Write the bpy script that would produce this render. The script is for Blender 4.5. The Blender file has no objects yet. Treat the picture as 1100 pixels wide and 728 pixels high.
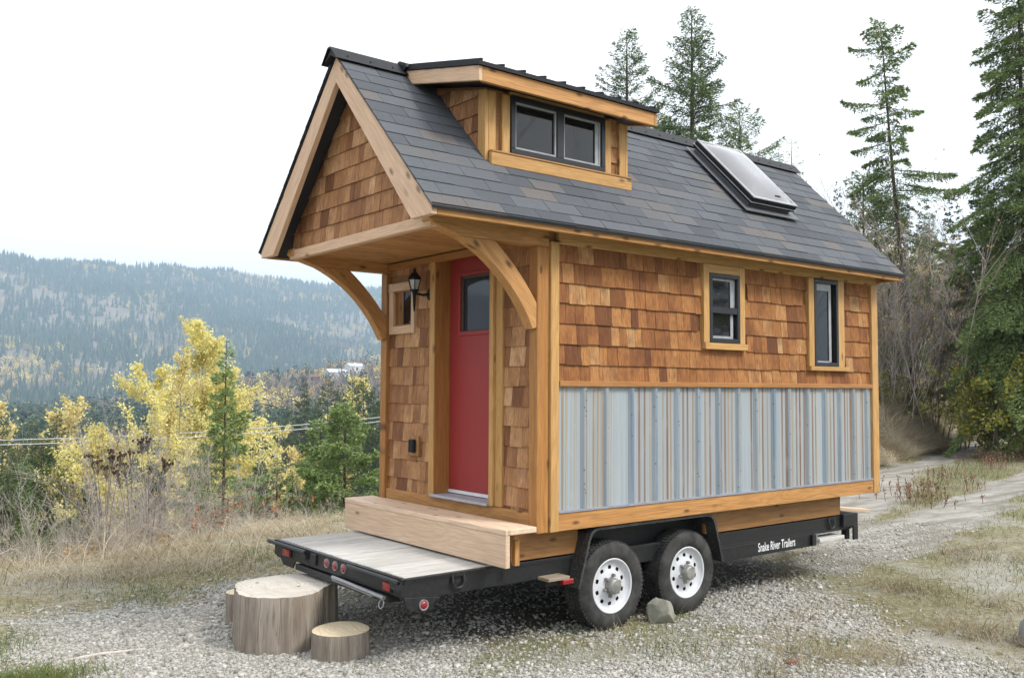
import bpy, bmesh, math, random
import numpy as np
from mathutils import Vector, Matrix
R = math.radians
C = bpy.context.scene.collection
SC = bpy.context.scene
rng = np.random.default_rng(7)
random.seed(7)

# ------------------------------------------------------------------ camera
CAM = np.array([-4.2766, -5.1738, 1.8969]); YAW, PITCH, ROLL, FPX = .904, .0527, .0051, 984.73
F2 = np.array([math.cos(YAW), math.sin(YAW)]); R2 = np.array([math.sin(YAW), -math.cos(YAW)])
def make_camera():
    cp, sp = math.cos(PITCH), math.sin(PITCH)
    F = Vector((math.cos(YAW)*cp, math.sin(YAW)*cp, sp)); Rt = Vector((R2[0], R2[1], 0)); U = Rt.cross(F)
    c, s = math.cos(ROLL), math.sin(ROLL)
    r2 = c*Rt + s*U; u2 = -s*Rt + c*U
    m = Matrix.Identity(4)
    for i in range(3):
        m[i][0] = r2[i]; m[i][1] = u2[i]; m[i][2] = -F[i]; m[i][3] = CAM[i]
    cd = bpy.data.cameras.new('camera'); cd.sensor_width = 36; cd.sensor_fit = 'HORIZONTAL'
    cd.lens = FPX/1100*36; cd.clip_start = .05; cd.clip_end = 20000
    o = bpy.data.objects.new('camera', cd); o.matrix_world = m; C.objects.link(o); SC.camera = o
def at(px, depth):
    """ground position of a thing seen at column px of the photo, depth metres ahead"""
    s = (px-550)/FPX*depth
    return float(CAM[0]+F2[0]*depth+R2[0]*s), float(CAM[1]+F2[1]*depth+R2[1]*s)
def ztop(py, depth):
    return float(CAM[2] + (416-py)/FPX*depth*1.003)

# ------------------------------------------------------------------ tags
def tag(o, label, cat, group=None):
    o['label'] = label; o['category'] = cat
    if group: o['group'] = group
    return o
OFF = {}
def thing(name, label, cat, loc, group=None):
    o = bpy.data.objects.new(name, None); o.empty_display_size = .3; C.objects.link(o)
    o.location = loc; OFF[o.name] = np.array(loc, float)
    return tag(o, label, cat, group)

# ------------------------------------------------------------------ noise (numpy)
def _h(ix, iy, s):
    n = (ix.astype(np.int64)*374761393 + iy.astype(np.int64)*668265263 + s*974634777) & 0x7fffffff
    n = ((n ^ (n >> 13))*1274126177) & 0x7fffffff
    return ((n ^ (n >> 16)) & 0xffff)/65535.0
def vnoise(x, y, s=0):
    x = np.asarray(x, float); y = np.asarray(y, float)
    ix = np.floor(x); iy = np.floor(y); fx = x-ix; fy = y-iy
    fx = fx*fx*(3-2*fx); fy = fy*fy*(3-2*fy)
    a = _h(ix, iy, s); b = _h(ix+1, iy, s); c = _h(ix, iy+1, s); d = _h(ix+1, iy+1, s)
    return (a*(1-fx)+b*fx)*(1-fy)+(c*(1-fx)+d*fx)*fy
def fbm(x, y, s=0, o=4):
    t = 0; a = .5; f = 1.0
    for k in range(o):
        t = t+a*(vnoise(np.asarray(x)*f, np.asarray(y)*f, s+k*17)-.5); a *= .5; f *= 2.03
    return t
def sstep(a, b, x):
    t = np.clip((np.asarray(x, float)-a)/(b-a), 0, 1); return t*t*(3-2*t)

# ------------------------------------------------------------------ mesh builders
def set_attr(me, name, typ, dom, data):
    a = me.attributes.new(name, typ, dom)
    a.data.foreach_set('vector' if typ == 'FLOAT_VECTOR' else 'value', np.asarray(data, np.float32).ravel())
class MB:
    def __init__(s): s.V = []; s.F = []; s.G = []; s.Rn = []
    def add(s, vs, fs, gc=None, rnd=None):
        n = len(s.V); s.V += [tuple(map(float, v)) for v in vs]
        s.F += [tuple(i+n for i in f) for f in fs]
        r = random.random() if rnd is None else rnd
        off = np.array([random.uniform(-40, 40), random.uniform(-9, 9), random.uniform(-9, 9)])
        g = np.array(vs, float) if gc is None else np.array(gc, float)
        s.G += [tuple(x) for x in (g+off)]
        s.Rn += [r]*len(fs) if not isinstance(r, (list, np.ndarray)) else list(r)
        return s
    @staticmethod
    def _grain(vs):
        v = np.array(vs, float); e = v.max(0)-v.min(0); o = np.argsort(-e)
        return v[:, o]
    def box(s, x0, x1, y0, y1, z0, z1, rnd=None, M=None):
        vs = [(x, y, z) for z in (z0, z1) for x, y in ((x0, y0), (x1, y0), (x1, y1), (x0, y1))]
        fs = [(3, 2, 1, 0), (4, 5, 6, 7), (0, 1, 5, 4), (1, 2, 6, 5), (2, 3, 7, 6), (3, 0, 4, 7)]
        gc = s._grain(vs)
        if M is not None: vs = [tuple(M @ Vector(v)) for v in vs]
        return s.add(vs, fs, gc, rnd)
    def prism(s, pts, axis, lo, hi, rnd=None, grain=None):
        """polygon extruded along an axis; pts are the two other coordinates in xyz order"""
        n = len(pts)
        def mk(p, t): return (t, p[0], p[1]) if axis == 'x' else (p[0], t, p[1]) if axis == 'y' else (p[0], p[1], t)
        vs = [mk(p, lo) for p in pts]+[mk(p, hi) for p in pts]
        fs = [tuple(range(n-1, -1, -1)), tuple(range(n, 2*n))]+[(i, (i+1) % n, n+(i+1) % n, n+i) for i in range(n)]
        if grain is not None:
            d = Vector(grain).normalized(); e = d.orthogonal().normalized(); f = d.cross(e)
            gc = [(Vector(v).dot(d), Vector(v).dot(e), Vector(v).dot(f)) for v in vs]
        else: gc = s._grain(vs)
        return s.add(vs, fs, gc, rnd)
    def beam(s, a, b, w, h, up=(0, 0, 1), rnd=None):
        a = Vector(a); b = Vector(b); d = (b-a).normalized(); side = d.cross(Vector(up)).normalized(); u = side.cross(d)
        L = (b-a).length; vs = []; gc = []
        for t in (0, L):
            for i, j in ((-1, -1), (1, -1), (1, 1), (-1, 1)):
                vs.append(tuple(a+d*t+side*(i*w/2)+u*(j*h/2))); gc.append((t, i*w/2, j*h/2))
        return s.add(vs, [(3, 2, 1, 0), (4, 5, 6, 7), (0, 1, 5, 4), (1, 2, 6, 5), (2, 3, 7, 6), (3, 0, 4, 7)], gc, rnd)
    def tube(s, path, rad, n=8, rnd=None, cap=True):
        P = [Vector(p) for p in path]; m = len(P); rad = [rad]*m if not hasattr(rad, '__len__') else rad
        vs = []; gc = []; prev = None; L = 0
        for i, p in enumerate(P):
            d = (P[min(i+1, m-1)]-P[max(i-1, 0)]).normalized()
            if prev is None: e = d.orthogonal().normalized()
            else: e = (prev-d*prev.dot(d)).normalized()
            prev = e; f = d.cross(e)
            if i: L += (p-P[i-1]).length
            for k in range(n):
                a = 2*math.pi*k/n; vs.append(tuple(p+(e*math.cos(a)+f*math.sin(a))*rad[i]))
                gc.append((L, math.cos(a)*rad[i], math.sin(a)*rad[i]))
        fs = [(i*n+k, i*n+(k+1) % n, (i+1)*n+(k+1) % n, (i+1)*n+k) for i in range(m-1) for k in range(n)]
        if cap: fs += [tuple(range(n-1, -1, -1)), tuple(range((m-1)*n, m*n))]
        return s.add(vs, fs, gc, rnd)
    def lathe(s, prof, c, axis='z', n=32, rnd=None, closed=False):
        """prof: (radius, offset along axis)"""
        vs = []; m = len(prof)
        for r, t in prof:
            for k in range(n):
                a = 2*math.pi*k/n; u, v = r*math.cos(a), r*math.sin(a)
                p = (u, v, t) if axis == 'z' else (u, t, v) if axis == 'y' else (t, u, v)
                vs.append((p[0]+c[0], p[1]+c[1], p[2]+c[2]))
        q = m if closed else m-1
        fs = [(i*n+k, i*n+(k+1) % n, ((i+1) % m)*n+(k+1) % n, ((i+1) % m)*n+k) for i in range(q) for k in range(n)]
        if not closed: fs += [tuple(range(n)), tuple(range((m-1)*n, m*n))]
        return s.add(vs, fs, None, rnd)
    def build(s, name, mat, parent=None, bevel=0, smooth=False, normals=True, at_=None, auto=None):
        me = bpy.data.meshes.new(name)
        off = OFF[parent.name] if parent is not None else np.array(at_ if at_ is not None else (0, 0, 0), float)
        V = np.array(s.V)-off
        me.from_pydata(V.tolist(), [], s.F)
        set_attr(me, 'gc', 'FLOAT_VECTOR', 'POINT', s.G); set_attr(me, 'rnd', 'FLOAT', 'FACE', s.Rn)
        if normals:
            bm = bmesh.new(); bm.from_mesh(me); bmesh.ops.recalc_face_normals(bm, faces=bm.faces); bm.to_mesh(me); bm.free()
        if smooth: me.polygons.foreach_set('use_smooth', [True]*len(me.polygons))
        o = bpy.data.objects.new(name, me); C.objects.link(o); me.materials.append(mat)
        if parent is not None: o.parent = parent
        else: o.location = off
        OFF[o.name] = off
        if auto:
            me.set_sharp_from_angle(angle=R(auto))
        if bevel:
            b = o.modifiers.new('bevel', 'BEVEL'); b.width = bevel; b.segments = 1; b.limit_method = 'ANGLE'; b.angle_limit = R(50)
        return o
def mesh_np(name, V, F, mat, rnd=None, parent=None, at_=None, smooth=False):
    """V (n,3) world, F (m,k) faces of k corners"""
    V = np.asarray(V, np.float32); F = np.asarray(F, np.int32); m, k = F.shape
    off = OFF[parent.name] if parent is not None else np.array(at_ if at_ is not None else (0, 0, 0), float)
    me = bpy.data.meshes.new(name)
    me.vertices.add(len(V)); me.vertices.foreach_set('co', (V-off.astype(np.float32)).ravel())
    me.loops.add(m*k); me.loops.foreach_set('vertex_index', F.ravel())
    me.polygons.add(m); me.polygons.foreach_set('loop_start', np.arange(0, m*k, k, dtype=np.int32))
    try: me.polygons.foreach_set('loop_total', np.full(m, k, np.int32))
    except Exception: pass
    if rnd is not None: set_attr(me, 'rnd', 'FLOAT', 'FACE', rnd)
    if smooth: me.polygons.foreach_set('use_smooth', [True]*m)
    me.update(calc_edges=True); me.validate()
    o = bpy.data.objects.new(name, me); C.objects.link(o); me.materials.append(mat)
    if parent is not None: o.parent = parent
    else: o.location = off
    OFF[o.name] = off
    return o

# ------------------------------------------------------------------ materials
KW = .84
class NT:
    def __init__(s, name):
        s.m = bpy.data.materials.new(name); s.m.use_nodes = True; s.t = s.m.node_tree; s.t.nodes.clear()
        s.out = s.n('ShaderNodeOutputMaterial')
    def n(s, typ, ins=None, **kw):
        nd = s.t.nodes.new(typ)
        for k, v in kw.items(): setattr(nd, k, v)
        for k, v in (ins or {}).items():
            if isinstance(v, bpy.types.NodeSocket): s.t.links.new(v, nd.inputs[k])
            else: nd.inputs[k].default_value = v
        return nd
    def attr(s, name, out='Fac'): return s.n('ShaderNodeAttribute', attribute_name=name).outputs[out]
    def ramp(s, fac, stops, interp='LINEAR'):
        r = s.n('ShaderNodeValToRGB', {'Fac': fac}); e = r.color_ramp; e.interpolation = interp
        while len(e.elements) > 1: e.elements.remove(e.elements[-1])
        e.elements[0].position = stops[0][0]; e.elements[0].color = (*stops[0][1], 1)
        for p, c in stops[1:]:
            x = e.elements.new(p); x.color = (*c, 1)
        return r.outputs['Color']
    def fr(s, fac, stops):
        return s.ramp(fac, [(p, (v, v, v)) for p, v in stops])
    def mix(s, fac, a, b, bt='MIX'):
        nd = s.n('ShaderNodeMix', data_type='RGBA', blend_type=bt)
        for sock, v in ((nd.inputs[0], fac), (nd.inputs[6], a), (nd.inputs[7], b)):
            if isinstance(v, bpy.types.NodeSocket): s.t.links.new(v, sock)
            else: sock.default_value = v if not isinstance(v, tuple) else (*v, 1)
        return nd.outputs[2]
    def math(s, op, a, b=0.0, clamp=False):
        return s.n('ShaderNodeMath', {0: a, 1: b}, operation=op, use_clamp=clamp).outputs[0]
    def noise(s, vec, scale, detail=4, rough=.55, dist=0, out='Fac'):
        return s.n('ShaderNodeTexNoise', {'Vector': vec, 'Scale': scale, 'Detail': detail, 'Roughness': rough, 'Distortion': dist}).outputs[out]
    def mapv(s, vec, scale=(1, 1, 1), loc=(0, 0, 0)):
        return s.n('ShaderNodeMapping', {'Vector': vec, 'Scale': scale, 'Location': loc}).outputs[0]
    def obj(s): return s.n('ShaderNodeTexCoord').outputs['Object']
    def bump(s, h, strength=.3, dist=.01):
        return s.n('ShaderNodeBump', {'Height': h, 'Strength': strength, 'Distance': dist}).outputs[0]
    def pr(s, color, rough=.6, metal=0.0, normal=None, **kw):
        ins = {'Base Color': color if isinstance(color, bpy.types.NodeSocket) else (*color, 1), 'Roughness': rough, 'Metallic': metal}
        if normal is not None: ins['Normal'] = normal
        ins.update({k.replace('_', ' '): v for k, v in kw.items()})
        b = s.n('ShaderNodeBsdfPrincipled', ins); return b.outputs[0]
    def done(s, sh): s.t.links.new(sh, s.out.inputs['Surface']); return s.m

def m_wood(name, light, dark, rough=.55, var=.35, fine=1.0, spec=.35, knots=True):
    light = tuple(x*KW for x in light); dark = tuple(x*KW for x in dark)
    t = NT(name); g = t.attr('gc', 'Vector')
    n1 = t.noise(t.mapv(g, (1.2, 22, 22)), 1.6*fine, 5, .6, .35)
    n2 = t.noise(t.mapv(g, (.5, 5, 5)), 1.0, 3)
    n3 = t.noise(t.mapv(g, (5, 160, 160)), 1.0, 3)
    n5 = t.noise(t.mapv(g, (.55, 4.2, 4.2)), 1.0, 2, .45, .25)
    ring = t.n('ShaderNodeMath', {0: t.math('MULTIPLY', n5, 105.0)}, operation='SINE').outputs[0]
    f = t.math('ADD', t.math('MULTIPLY', n1, .6), t.math('MULTIPLY', n2, .4))
    f = t.math('ADD', f, t.math('MULTIPLY', t.math('SUBTRACT', t.attr('rnd'), .5), var))
    mid = tuple(.5*(a+b) for a, b in zip(light, dark))
    c = t.ramp(f, [(.28, dark), (.48, mid), (.62, light), (.85, tuple(min(1, x*1.12) for x in light))])
    c = t.mix(t.fr(n3, [(.35, .55), (.6, 0)]), c, tuple(x*.62 for x in dark))
    c = t.mix(t.fr(ring, [(.25, 0), (.95, .30)]), c, tuple(x*.72 for x in dark))
    if knots:
        vo = t.n('ShaderNodeTexVoronoi', {'Vector': t.mapv(g, (4.2, 11, 0)), 'Scale': 1.0, 'Randomness': 1.0}, voronoi_dimensions='2D')
        k = t.fr(vo.outputs['Distance'], [(.07, 1), (.13, .55), (.22, 0)])
        keep = t.fr(vo.outputs['Color'], [(.70, 0), (.74, 1)])
        c = t.mix(t.math('MULTIPLY', k, keep), c, tuple(x*.38 for x in dark))
    b = t.bump(t.math('ADD', n1, n3), .12, .004)
    return t.done(t.pr(c, rough, normal=b, Specular_IOR_Level=spec))
def m_plain(name, col, rough=.5, metal=0.0, spec=.5, nscale=18, nvar=.12, bump=.0, coat=0.0):
    t = NT(name); o = t.obj(); n = t.noise(o, nscale, 4)
    c = t.mix(t.fr(n, [(.3, 1), (.7, 0)]), col, tuple(x*(1-nvar*2) for x in col))
    nm = t.bump(n, bump, .01) if bump else None
    return t.done(t.pr(c, t.math('ADD', t.math('MULTIPLY', n, .15), rough-.07), metal, nm, Specular_IOR_Level=spec, Coat_Weight=coat))
def m_ramp(name, stops, rough=.8, noise=None, transl=0.0, interp='LINEAR', spec=.2, nrm=False, vgrain=None):
    """colour picked per piece by the rnd attribute, with some noise within it"""
    t = NT(name); f = t.attr('rnd')
    if noise: f = t.math('ADD', f, t.math('MULTIPLY', t.math('SUBTRACT', t.noise(t.obj(), noise[0], 3), .5), noise[1]))
    c = t.ramp(f, stops, interp)
    sh = t.pr(c, rough, Specular_IOR_Level=spec)
    if transl:
        tr = t.n('ShaderNodeBsdfTranslucent', {'Color': c}).outputs[0]
        sh = t.n('ShaderNodeMixShader', {0: transl, 1: sh, 2: tr}).outputs[0]
    return t.done(sh)
# ------------------------------------------------------------------ materials of the house
W_FIR = m_wood('honey_fir', (.63, .32, .108), (.43, .192, .058))
W_POST = m_wood('timber_fir', (.60, .295, .088), (.41, .176, .048))
W_RAKE = m_wood('pale_fir', (.86, .60, .41), (.75, .485, .30), var=.2)
W_STEP = m_wood('step_fir', (.88, .655, .475), (.74, .51, .34), rough=.65, var=.2)
W_BEAM = m_wood('porch_fir', (.65, .335, .118), (.46, .218, .072))
W_DECK = m_wood('grey_deck', (.72, .70, .66), (.52, .50, .465), rough=.8, knots=False)
W_TRIM = m_wood('yellow_trim', (.69, .405, .15), (.53, .285, .092), var=.2)
W_RIM = m_wood('rim_plank', (.50, .265, .10), (.33, .155, .052))
W_OLD = m_wood('old_plank', (.50, .42, .33), (.33, .26, .19), rough=.8)

def m_shingle(name, stops, dark):
    stops = [(p, tuple(x*.78 for x in c)) for p, c in stops]
    t = NT(name); g = t.attr('gc', 'Vector'); r = t.attr('rnd')
    n1 = t.noise(t.mapv(g, (2.0, 34, 34)), 1.5, 5, .65, .2)
    n2 = t.noise(t.mapv(g, (6, 9, 9)), 1.0, 3)
    n4 = t.noise(t.mapv(g, (8, 170, 170)), 1.0, 2)
    f = t.math('ADD', r, t.math('MULTIPLY', t.math('SUBTRACT', n1, .5), .8))
    c = t.ramp(f, stops)
    c = t.mix(t.fr(n2, [(.30, .55), (.55, 0)]), c, dark)
    c = t.mix(t.fr(n4, [(.35, .5), (.55, 0)]), c, tuple(x*.7 for x in dark))
    return t.done(t.pr(c, .75, normal=t.bump(t.math('ADD', n1, n4), .25, .006), Specular_IOR_Level=.25))
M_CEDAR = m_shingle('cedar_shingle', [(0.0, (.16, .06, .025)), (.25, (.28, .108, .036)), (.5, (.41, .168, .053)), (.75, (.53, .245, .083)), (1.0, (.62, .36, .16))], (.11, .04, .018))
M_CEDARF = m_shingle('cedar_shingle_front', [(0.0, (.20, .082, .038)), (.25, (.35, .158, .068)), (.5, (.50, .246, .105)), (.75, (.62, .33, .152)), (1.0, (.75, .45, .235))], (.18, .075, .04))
def m_roof():
    t = NT('asphalt_shingle'); r = t.attr('rnd'); o = t.obj()
    n = t.noise(o, 260, 2); n2 = t.noise(o, 3.5, 4)
    f = t.math('ADD', r, t.math('MULTIPLY', t.math('SUBTRACT', n2, .5), .25))
    c = t.ramp(f, [(0, (.060, .065, .074)), (.35, (.079, .086, .097)), (.72, (.099, .106, .117)), (.84, (.107, .107, .110)), (.92, (.118, .108, .103)), (1, (.130, .114, .106))])
    c = t.mix(t.fr(n, [(.35, .5), (.5, 0)]), c, (.035, .04, .05))
    c = t.mix(t.fr(n, [(.58, 0), (.75, .4)]), c, (.25, .26, .27))
    return t.done(t.pr(c, .85, normal=t.bump(n, .35, .004), Specular_IOR_Level=.3))
M_ROOF = m_roof()
M_BLACK = m_plain('black_metal', (.010, .011, .013), .55, 0, .25)
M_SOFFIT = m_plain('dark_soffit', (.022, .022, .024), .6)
M_TRAILER = m_plain('black_trailer_paint', (.018, .018, .019), .5, 0, .45, 30, .3, .1)
M_GREYFLASH = m_plain('grey_flashing', (.36, .37, .42), .45, .3)
M_SILVER = m_plain('galvanised', (.36, .365, .37), .45, .75)
M_CURB = m_plain('curb_flashing', (.11, .115, .13), .55, .2)
M_DOME = m_plain('acrylic_dome', (.17, .17, .18), .14, 0, .6, 6, .03, coat=.5)
M_RED = None
def m_door():
    t = NT('red_door_paint'); o = t.obj(); n = t.noise(t.mapv(o, (40, 40, 3)), 1.0, 4)
    c = t.mix(n, (.27, .029, .026), (.31, .038, .034))
    return t.done(t.pr(c, .45, normal=t.bump(n, .05, .003), Specular_IOR_Level=.35))
M_RED = m_door()
M_WHITE = m_plain('white_paint', (.72, .73, .74), .45, nvar=.05)
M_LENS = m_plain('red_lens', (.30, .012, .016), .25, 0, .6, coat=.4)
M_LENSRIM = m_plain('lens_ring', (.45, .42, .42), .35, .5)
M_VINYL = m_plain('grey_vinyl', (.36, .37, .38), .4)
M_FRAME = m_plain('black_window_frame', (.016, .017, .020), .38)
def m_glass(name, col, rough=.04):
    t = NT(name); o = t.obj(); n = t.noise(o, 2.2, 3)
    c = t.mix(n, col, tuple(x*1.7 for x in col))
    return t.done(t.pr(c, rough, Specular_IOR_Level=.55, normal=t.bump(t.noise(o, 1.3, 1), .02, .05)))
M_GLASS = m_glass('window_glass', (.007, .0075, .007))
M_GLASSD = m_glass('door_glass', (.020, .028, .040))
def m_tread():
    t = NT('tyre_rubber'); o = t.obj(); n = t.noise(o, 9, 4); n2 = t.noise(o, 90, 2)
    c = t.mix(t.fr(n, [(.35, 0), (.75, 1)]), (.020, .020, .020), (.070, .067, .062))
    return t.done(t.pr(c, .8, normal=t.bump(n2, .2, .004), Specular_IOR_Level=.3))
M_TYRE = m_tread()
M_RIM = m_plain('white_wheel', (.60, .61, .63), .4, nvar=.06)
M_HUB = m_plain('dull_hub', (.36, .35, .325), .5, .5, nvar=.25)
def m_fender():
    t = NT('checker_fender'); o = t.obj()
    vo = t.n('ShaderNodeTexVoronoi', {'Vector': o, 'Scale': 62.0}).outputs['Distance']
    h = t.fr(vo, [(.25, 1), (.45, 0)])
    n = t.noise(o, 5, 4)
    c = t.mix(t.fr(n, [(.4, 0), (.75, .7)]), (.020, .020, .020), (.085, .08, .072))
    c = t.mix(t.math('MULTIPLY', h, t.fr(t.noise(o, 7, 3), [(.4, .15), (.7, .8)])), c, (.14, .135, .125))
    return t.done(t.pr(c, .5, normal=t.bump(h, .4, .006)))
M_FENDER = m_fender()
def m_panel():
    """reclaimed galvanised sheet; strip colours are its own, but the blue bands paint shade on the rib sides"""
    t = NT('reclaimed_sheet_metal'); col = t.attr('col', 'Color'); g = t.obj()
    n1 = t.noise(t.mapv(g, (70, 1, .55)), 1.0, 4, .6)
    n2 = t.noise(t.mapv(g, (9, 1, 3)), 1.0, 5, .6)
    c = t.mix(t.fr(n1, [(.45, .0), (.66, .5)]), col, (.39, .43, .46))
    c = t.mix(t.fr(n1, [(.30, .50), (.46, 0)]), c, (.22, .28, .335))
    c = t.mix(t.fr(n2, [(.55, 0), (.72, .45)]), c, (.40, .39, .35))
    sp = t.n('ShaderNodeTexVoronoi', {'Vector': t.mapv(g, (1, 1, 1)), 'Scale': 26.0})
    k = t.math('MULTIPLY', t.fr(sp.outputs['Distance'], [(.16, 1), (.22, 0)]), t.fr(sp.outputs['Color'], [(.72, 0), (.74, .85)]))
    c = t.mix(k, c, (.10, .095, .09))
    return t.done(t.pr(c, .55, .12, normal=t.bump(n2, .06, .01), Specular_IOR_Level=.4))
M_PANEL = m_panel()
# ------------------------------------------------------------------ shingles
def clip_poly(p, hp):
    """Sutherland-Hodgman with half planes (a,b,c): a*u+b*v<=c"""
    for a, b, c in hp:
        q = []
        for i in range(len(p)):
            s, e = p[i], p[(i+1) % len(p)]; ds = a*s[0]+b*s[1]-c; de = a*e[0]+b*e[1]-c
            if ds <= 0: q.append(s)
            if ds*de < 0:
                t = ds/(ds-de); q.append((s[0]+(e[0]-s[0])*t, s[1]+(e[1]-s[1])*t))
        p = q
        if len(p) < 3: return []
    return p
def shingles(mb, o, ud, nd, u0, u1, v0, v1, exp, vd=(0, 0, 1), vstart=None, wmin=.075, wmax=.19, hp=(), holes=(), butt=.017, top=.003,
             gap=.003, regular=None, rfun=None, wob=.004):
    o = Vector(o); ud = Vector(ud); nd = Vector(nd); vd = Vector(vd)
    k = 0; v = v0 if vstart is None else vstart
    while v > v0: v -= exp
    while v < v1:
        if regular: u = u0-regular*(.5*(k % 2))-random.uniform(0, .02)
        else: u = u0-random.uniform(0, wmax)
        last = None
        while u < u1:
            w = regular*random.choice((1, 1, 1, 1.0)) if regular else random.uniform(wmin, wmax)
            if not regular and random.random() < .12: w *= .6
            jb = random.uniform(-wob, wob)
            poly = [(u+gap, v+jb), (u+w, v+jb), (u+w, v+exp+.012), (u+gap, v+exp+.012)]
            u += w
            H = [(-1, 0, -u0), (1, 0, u1), (0, -1, -v0), (0, 1, v1)]+list(hp)
            poly = clip_poly(poly, H)
            if not poly: continue
            cu = sum(p[0] for p in poly)/len(poly); cv = sum(p[1] for p in poly)/len(poly)
            if any(a <= cu <= b and c <= cv <= d for a, b, c, d in holes): continue
            pieces = [poly]
            for a, b, c, d in holes:      # cut the shingle round an opening
                nx = []
                for q in pieces:
                    us = [p[0] for p in q]; vs_ = [p[1] for p in q]
                    if max(us) <= a or min(us) >= b or max(vs_) <= c or min(vs_) >= d: nx.append(q); continue
                    for hh in ([(1, 0, a)], [(-1, 0, -b)], [(-1, 0, -a), (1, 0, b), (0, 1, c)], [(-1, 0, -a), (1, 0, b), (0, -1, -d)]):
                        z = clip_poly(q, hh)
                        if len(z) >= 3: nx.append(z)
                pieces = nx
            rv = rfun(last) if rfun else min(1, max(0, random.gauss(.49, .225)))
            last = rv; dep = random.uniform(-.0025, .0025)
            goff = random.uniform(-30, 30)
            for q in pieces:
                n = len(q); fv = []; bv = []; gc = []
                for (a, b) in q:
                    t = max(0, min(1, (b-v)/(exp+.012))); d = (butt+dep)*(1-t)+top*t
                    fv.append(tuple(o+ud*a+vd*b+nd*d)); bv.append(tuple(o+ud*a+vd*b-nd*.004)); gc.append((b+goff, a, d))
                fs = [tuple(range(n))]+[((i+1) % n, i, n+i, n+(i+1) % n) for i in range(n)]
                mb.add(fv+bv, fs, gc+gc, rv)
        k += 1; v += exp

H = thing('tiny_house', 'cedar shingled tiny house with a red door on a black two axle trailer', 'tiny house', (2.3, 1.14, 0))
YR = 1.14; W = 2.28; SL = 1.011; EY = -.225; EZ = 3.075; XF, XB = -1.05, 4.79
NRM = math.hypot(1, SL); VDn = (0, 1/NRM, SL/NRM); NDn = (0, -SL/NRM, 1/NRM)
ZR = EZ+SL*(YR-EY)
def roof_z(y): return EZ+SL*((y if y <= YR else 2*YR-y)-EY)

# --- body
b = MB()
b.prism([(.03, .84), (2.25, .84), (2.25, 3.10), (YR, roof_z(YR)-.16), (.03, 3.10)], 'x', .215, 4.62)
for y0, y1, z0, z1 in ((.03, .585, .84, 3.1), (1.385, 2.25, .84, 3.1), (.585, 1.385, .84, .974)): b.box(.085, .215, y0, y1, z0, z1)
b.build('wall', W_RIM, H)
# --- side shingles
mb = MB()
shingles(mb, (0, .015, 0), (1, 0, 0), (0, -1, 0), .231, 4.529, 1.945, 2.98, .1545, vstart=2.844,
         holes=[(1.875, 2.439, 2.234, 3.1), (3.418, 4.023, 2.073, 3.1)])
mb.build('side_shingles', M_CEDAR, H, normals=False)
# --- front shingles
mb = MB()
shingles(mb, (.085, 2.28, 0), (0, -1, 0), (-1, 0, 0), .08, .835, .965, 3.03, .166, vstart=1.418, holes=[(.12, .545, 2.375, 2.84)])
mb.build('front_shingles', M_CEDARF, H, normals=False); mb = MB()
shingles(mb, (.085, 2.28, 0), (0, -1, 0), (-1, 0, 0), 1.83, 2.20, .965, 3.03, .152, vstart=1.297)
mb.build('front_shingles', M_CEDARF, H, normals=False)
# --- posts and boards
for y0, y1 in ((0, .1), (2.18, 2.28)):
    MB().box(.034, .147, y0, y1, .832, 2.943).build('corner_post', W_POST, H, bevel=.005)
MB().box(.149, .229, -.022, .03, .835, 2.985).build('corner_board', W_TRIM, H, bevel=.003)
b = MB(); b.box(4.531, 4.643, -.022, .028, .835, 2.985); b.box(4.622, 4.645, .03, .12, .837, 2.985); b.build('corner_board', W_TRIM, H, bevel=.003)
MB().box(.231, 4.529, -.014, .03, .835, .966).build('skirt_board', W_FIR, H, bevel=.003)
b = MB(); b.box(.231, 4.529, -.022, .028, .968, .984); b.build('sheet_flashing', M_GREYFLASH, H)
MB().box(.231, 4.529, -.030, .028, 1.906, 1.947).build('belt_board', W_FIR, H, bevel=.003)
MB().box(.231, 4.640, -.012, .028, 2.977, 3.07).build('frieze_board', W_TRIM, H, bevel=.003)
MB().box(.050, .086, .102, 2.178, .837, .972).build('base_board', W_FIR, H, bevel=.003)
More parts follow.
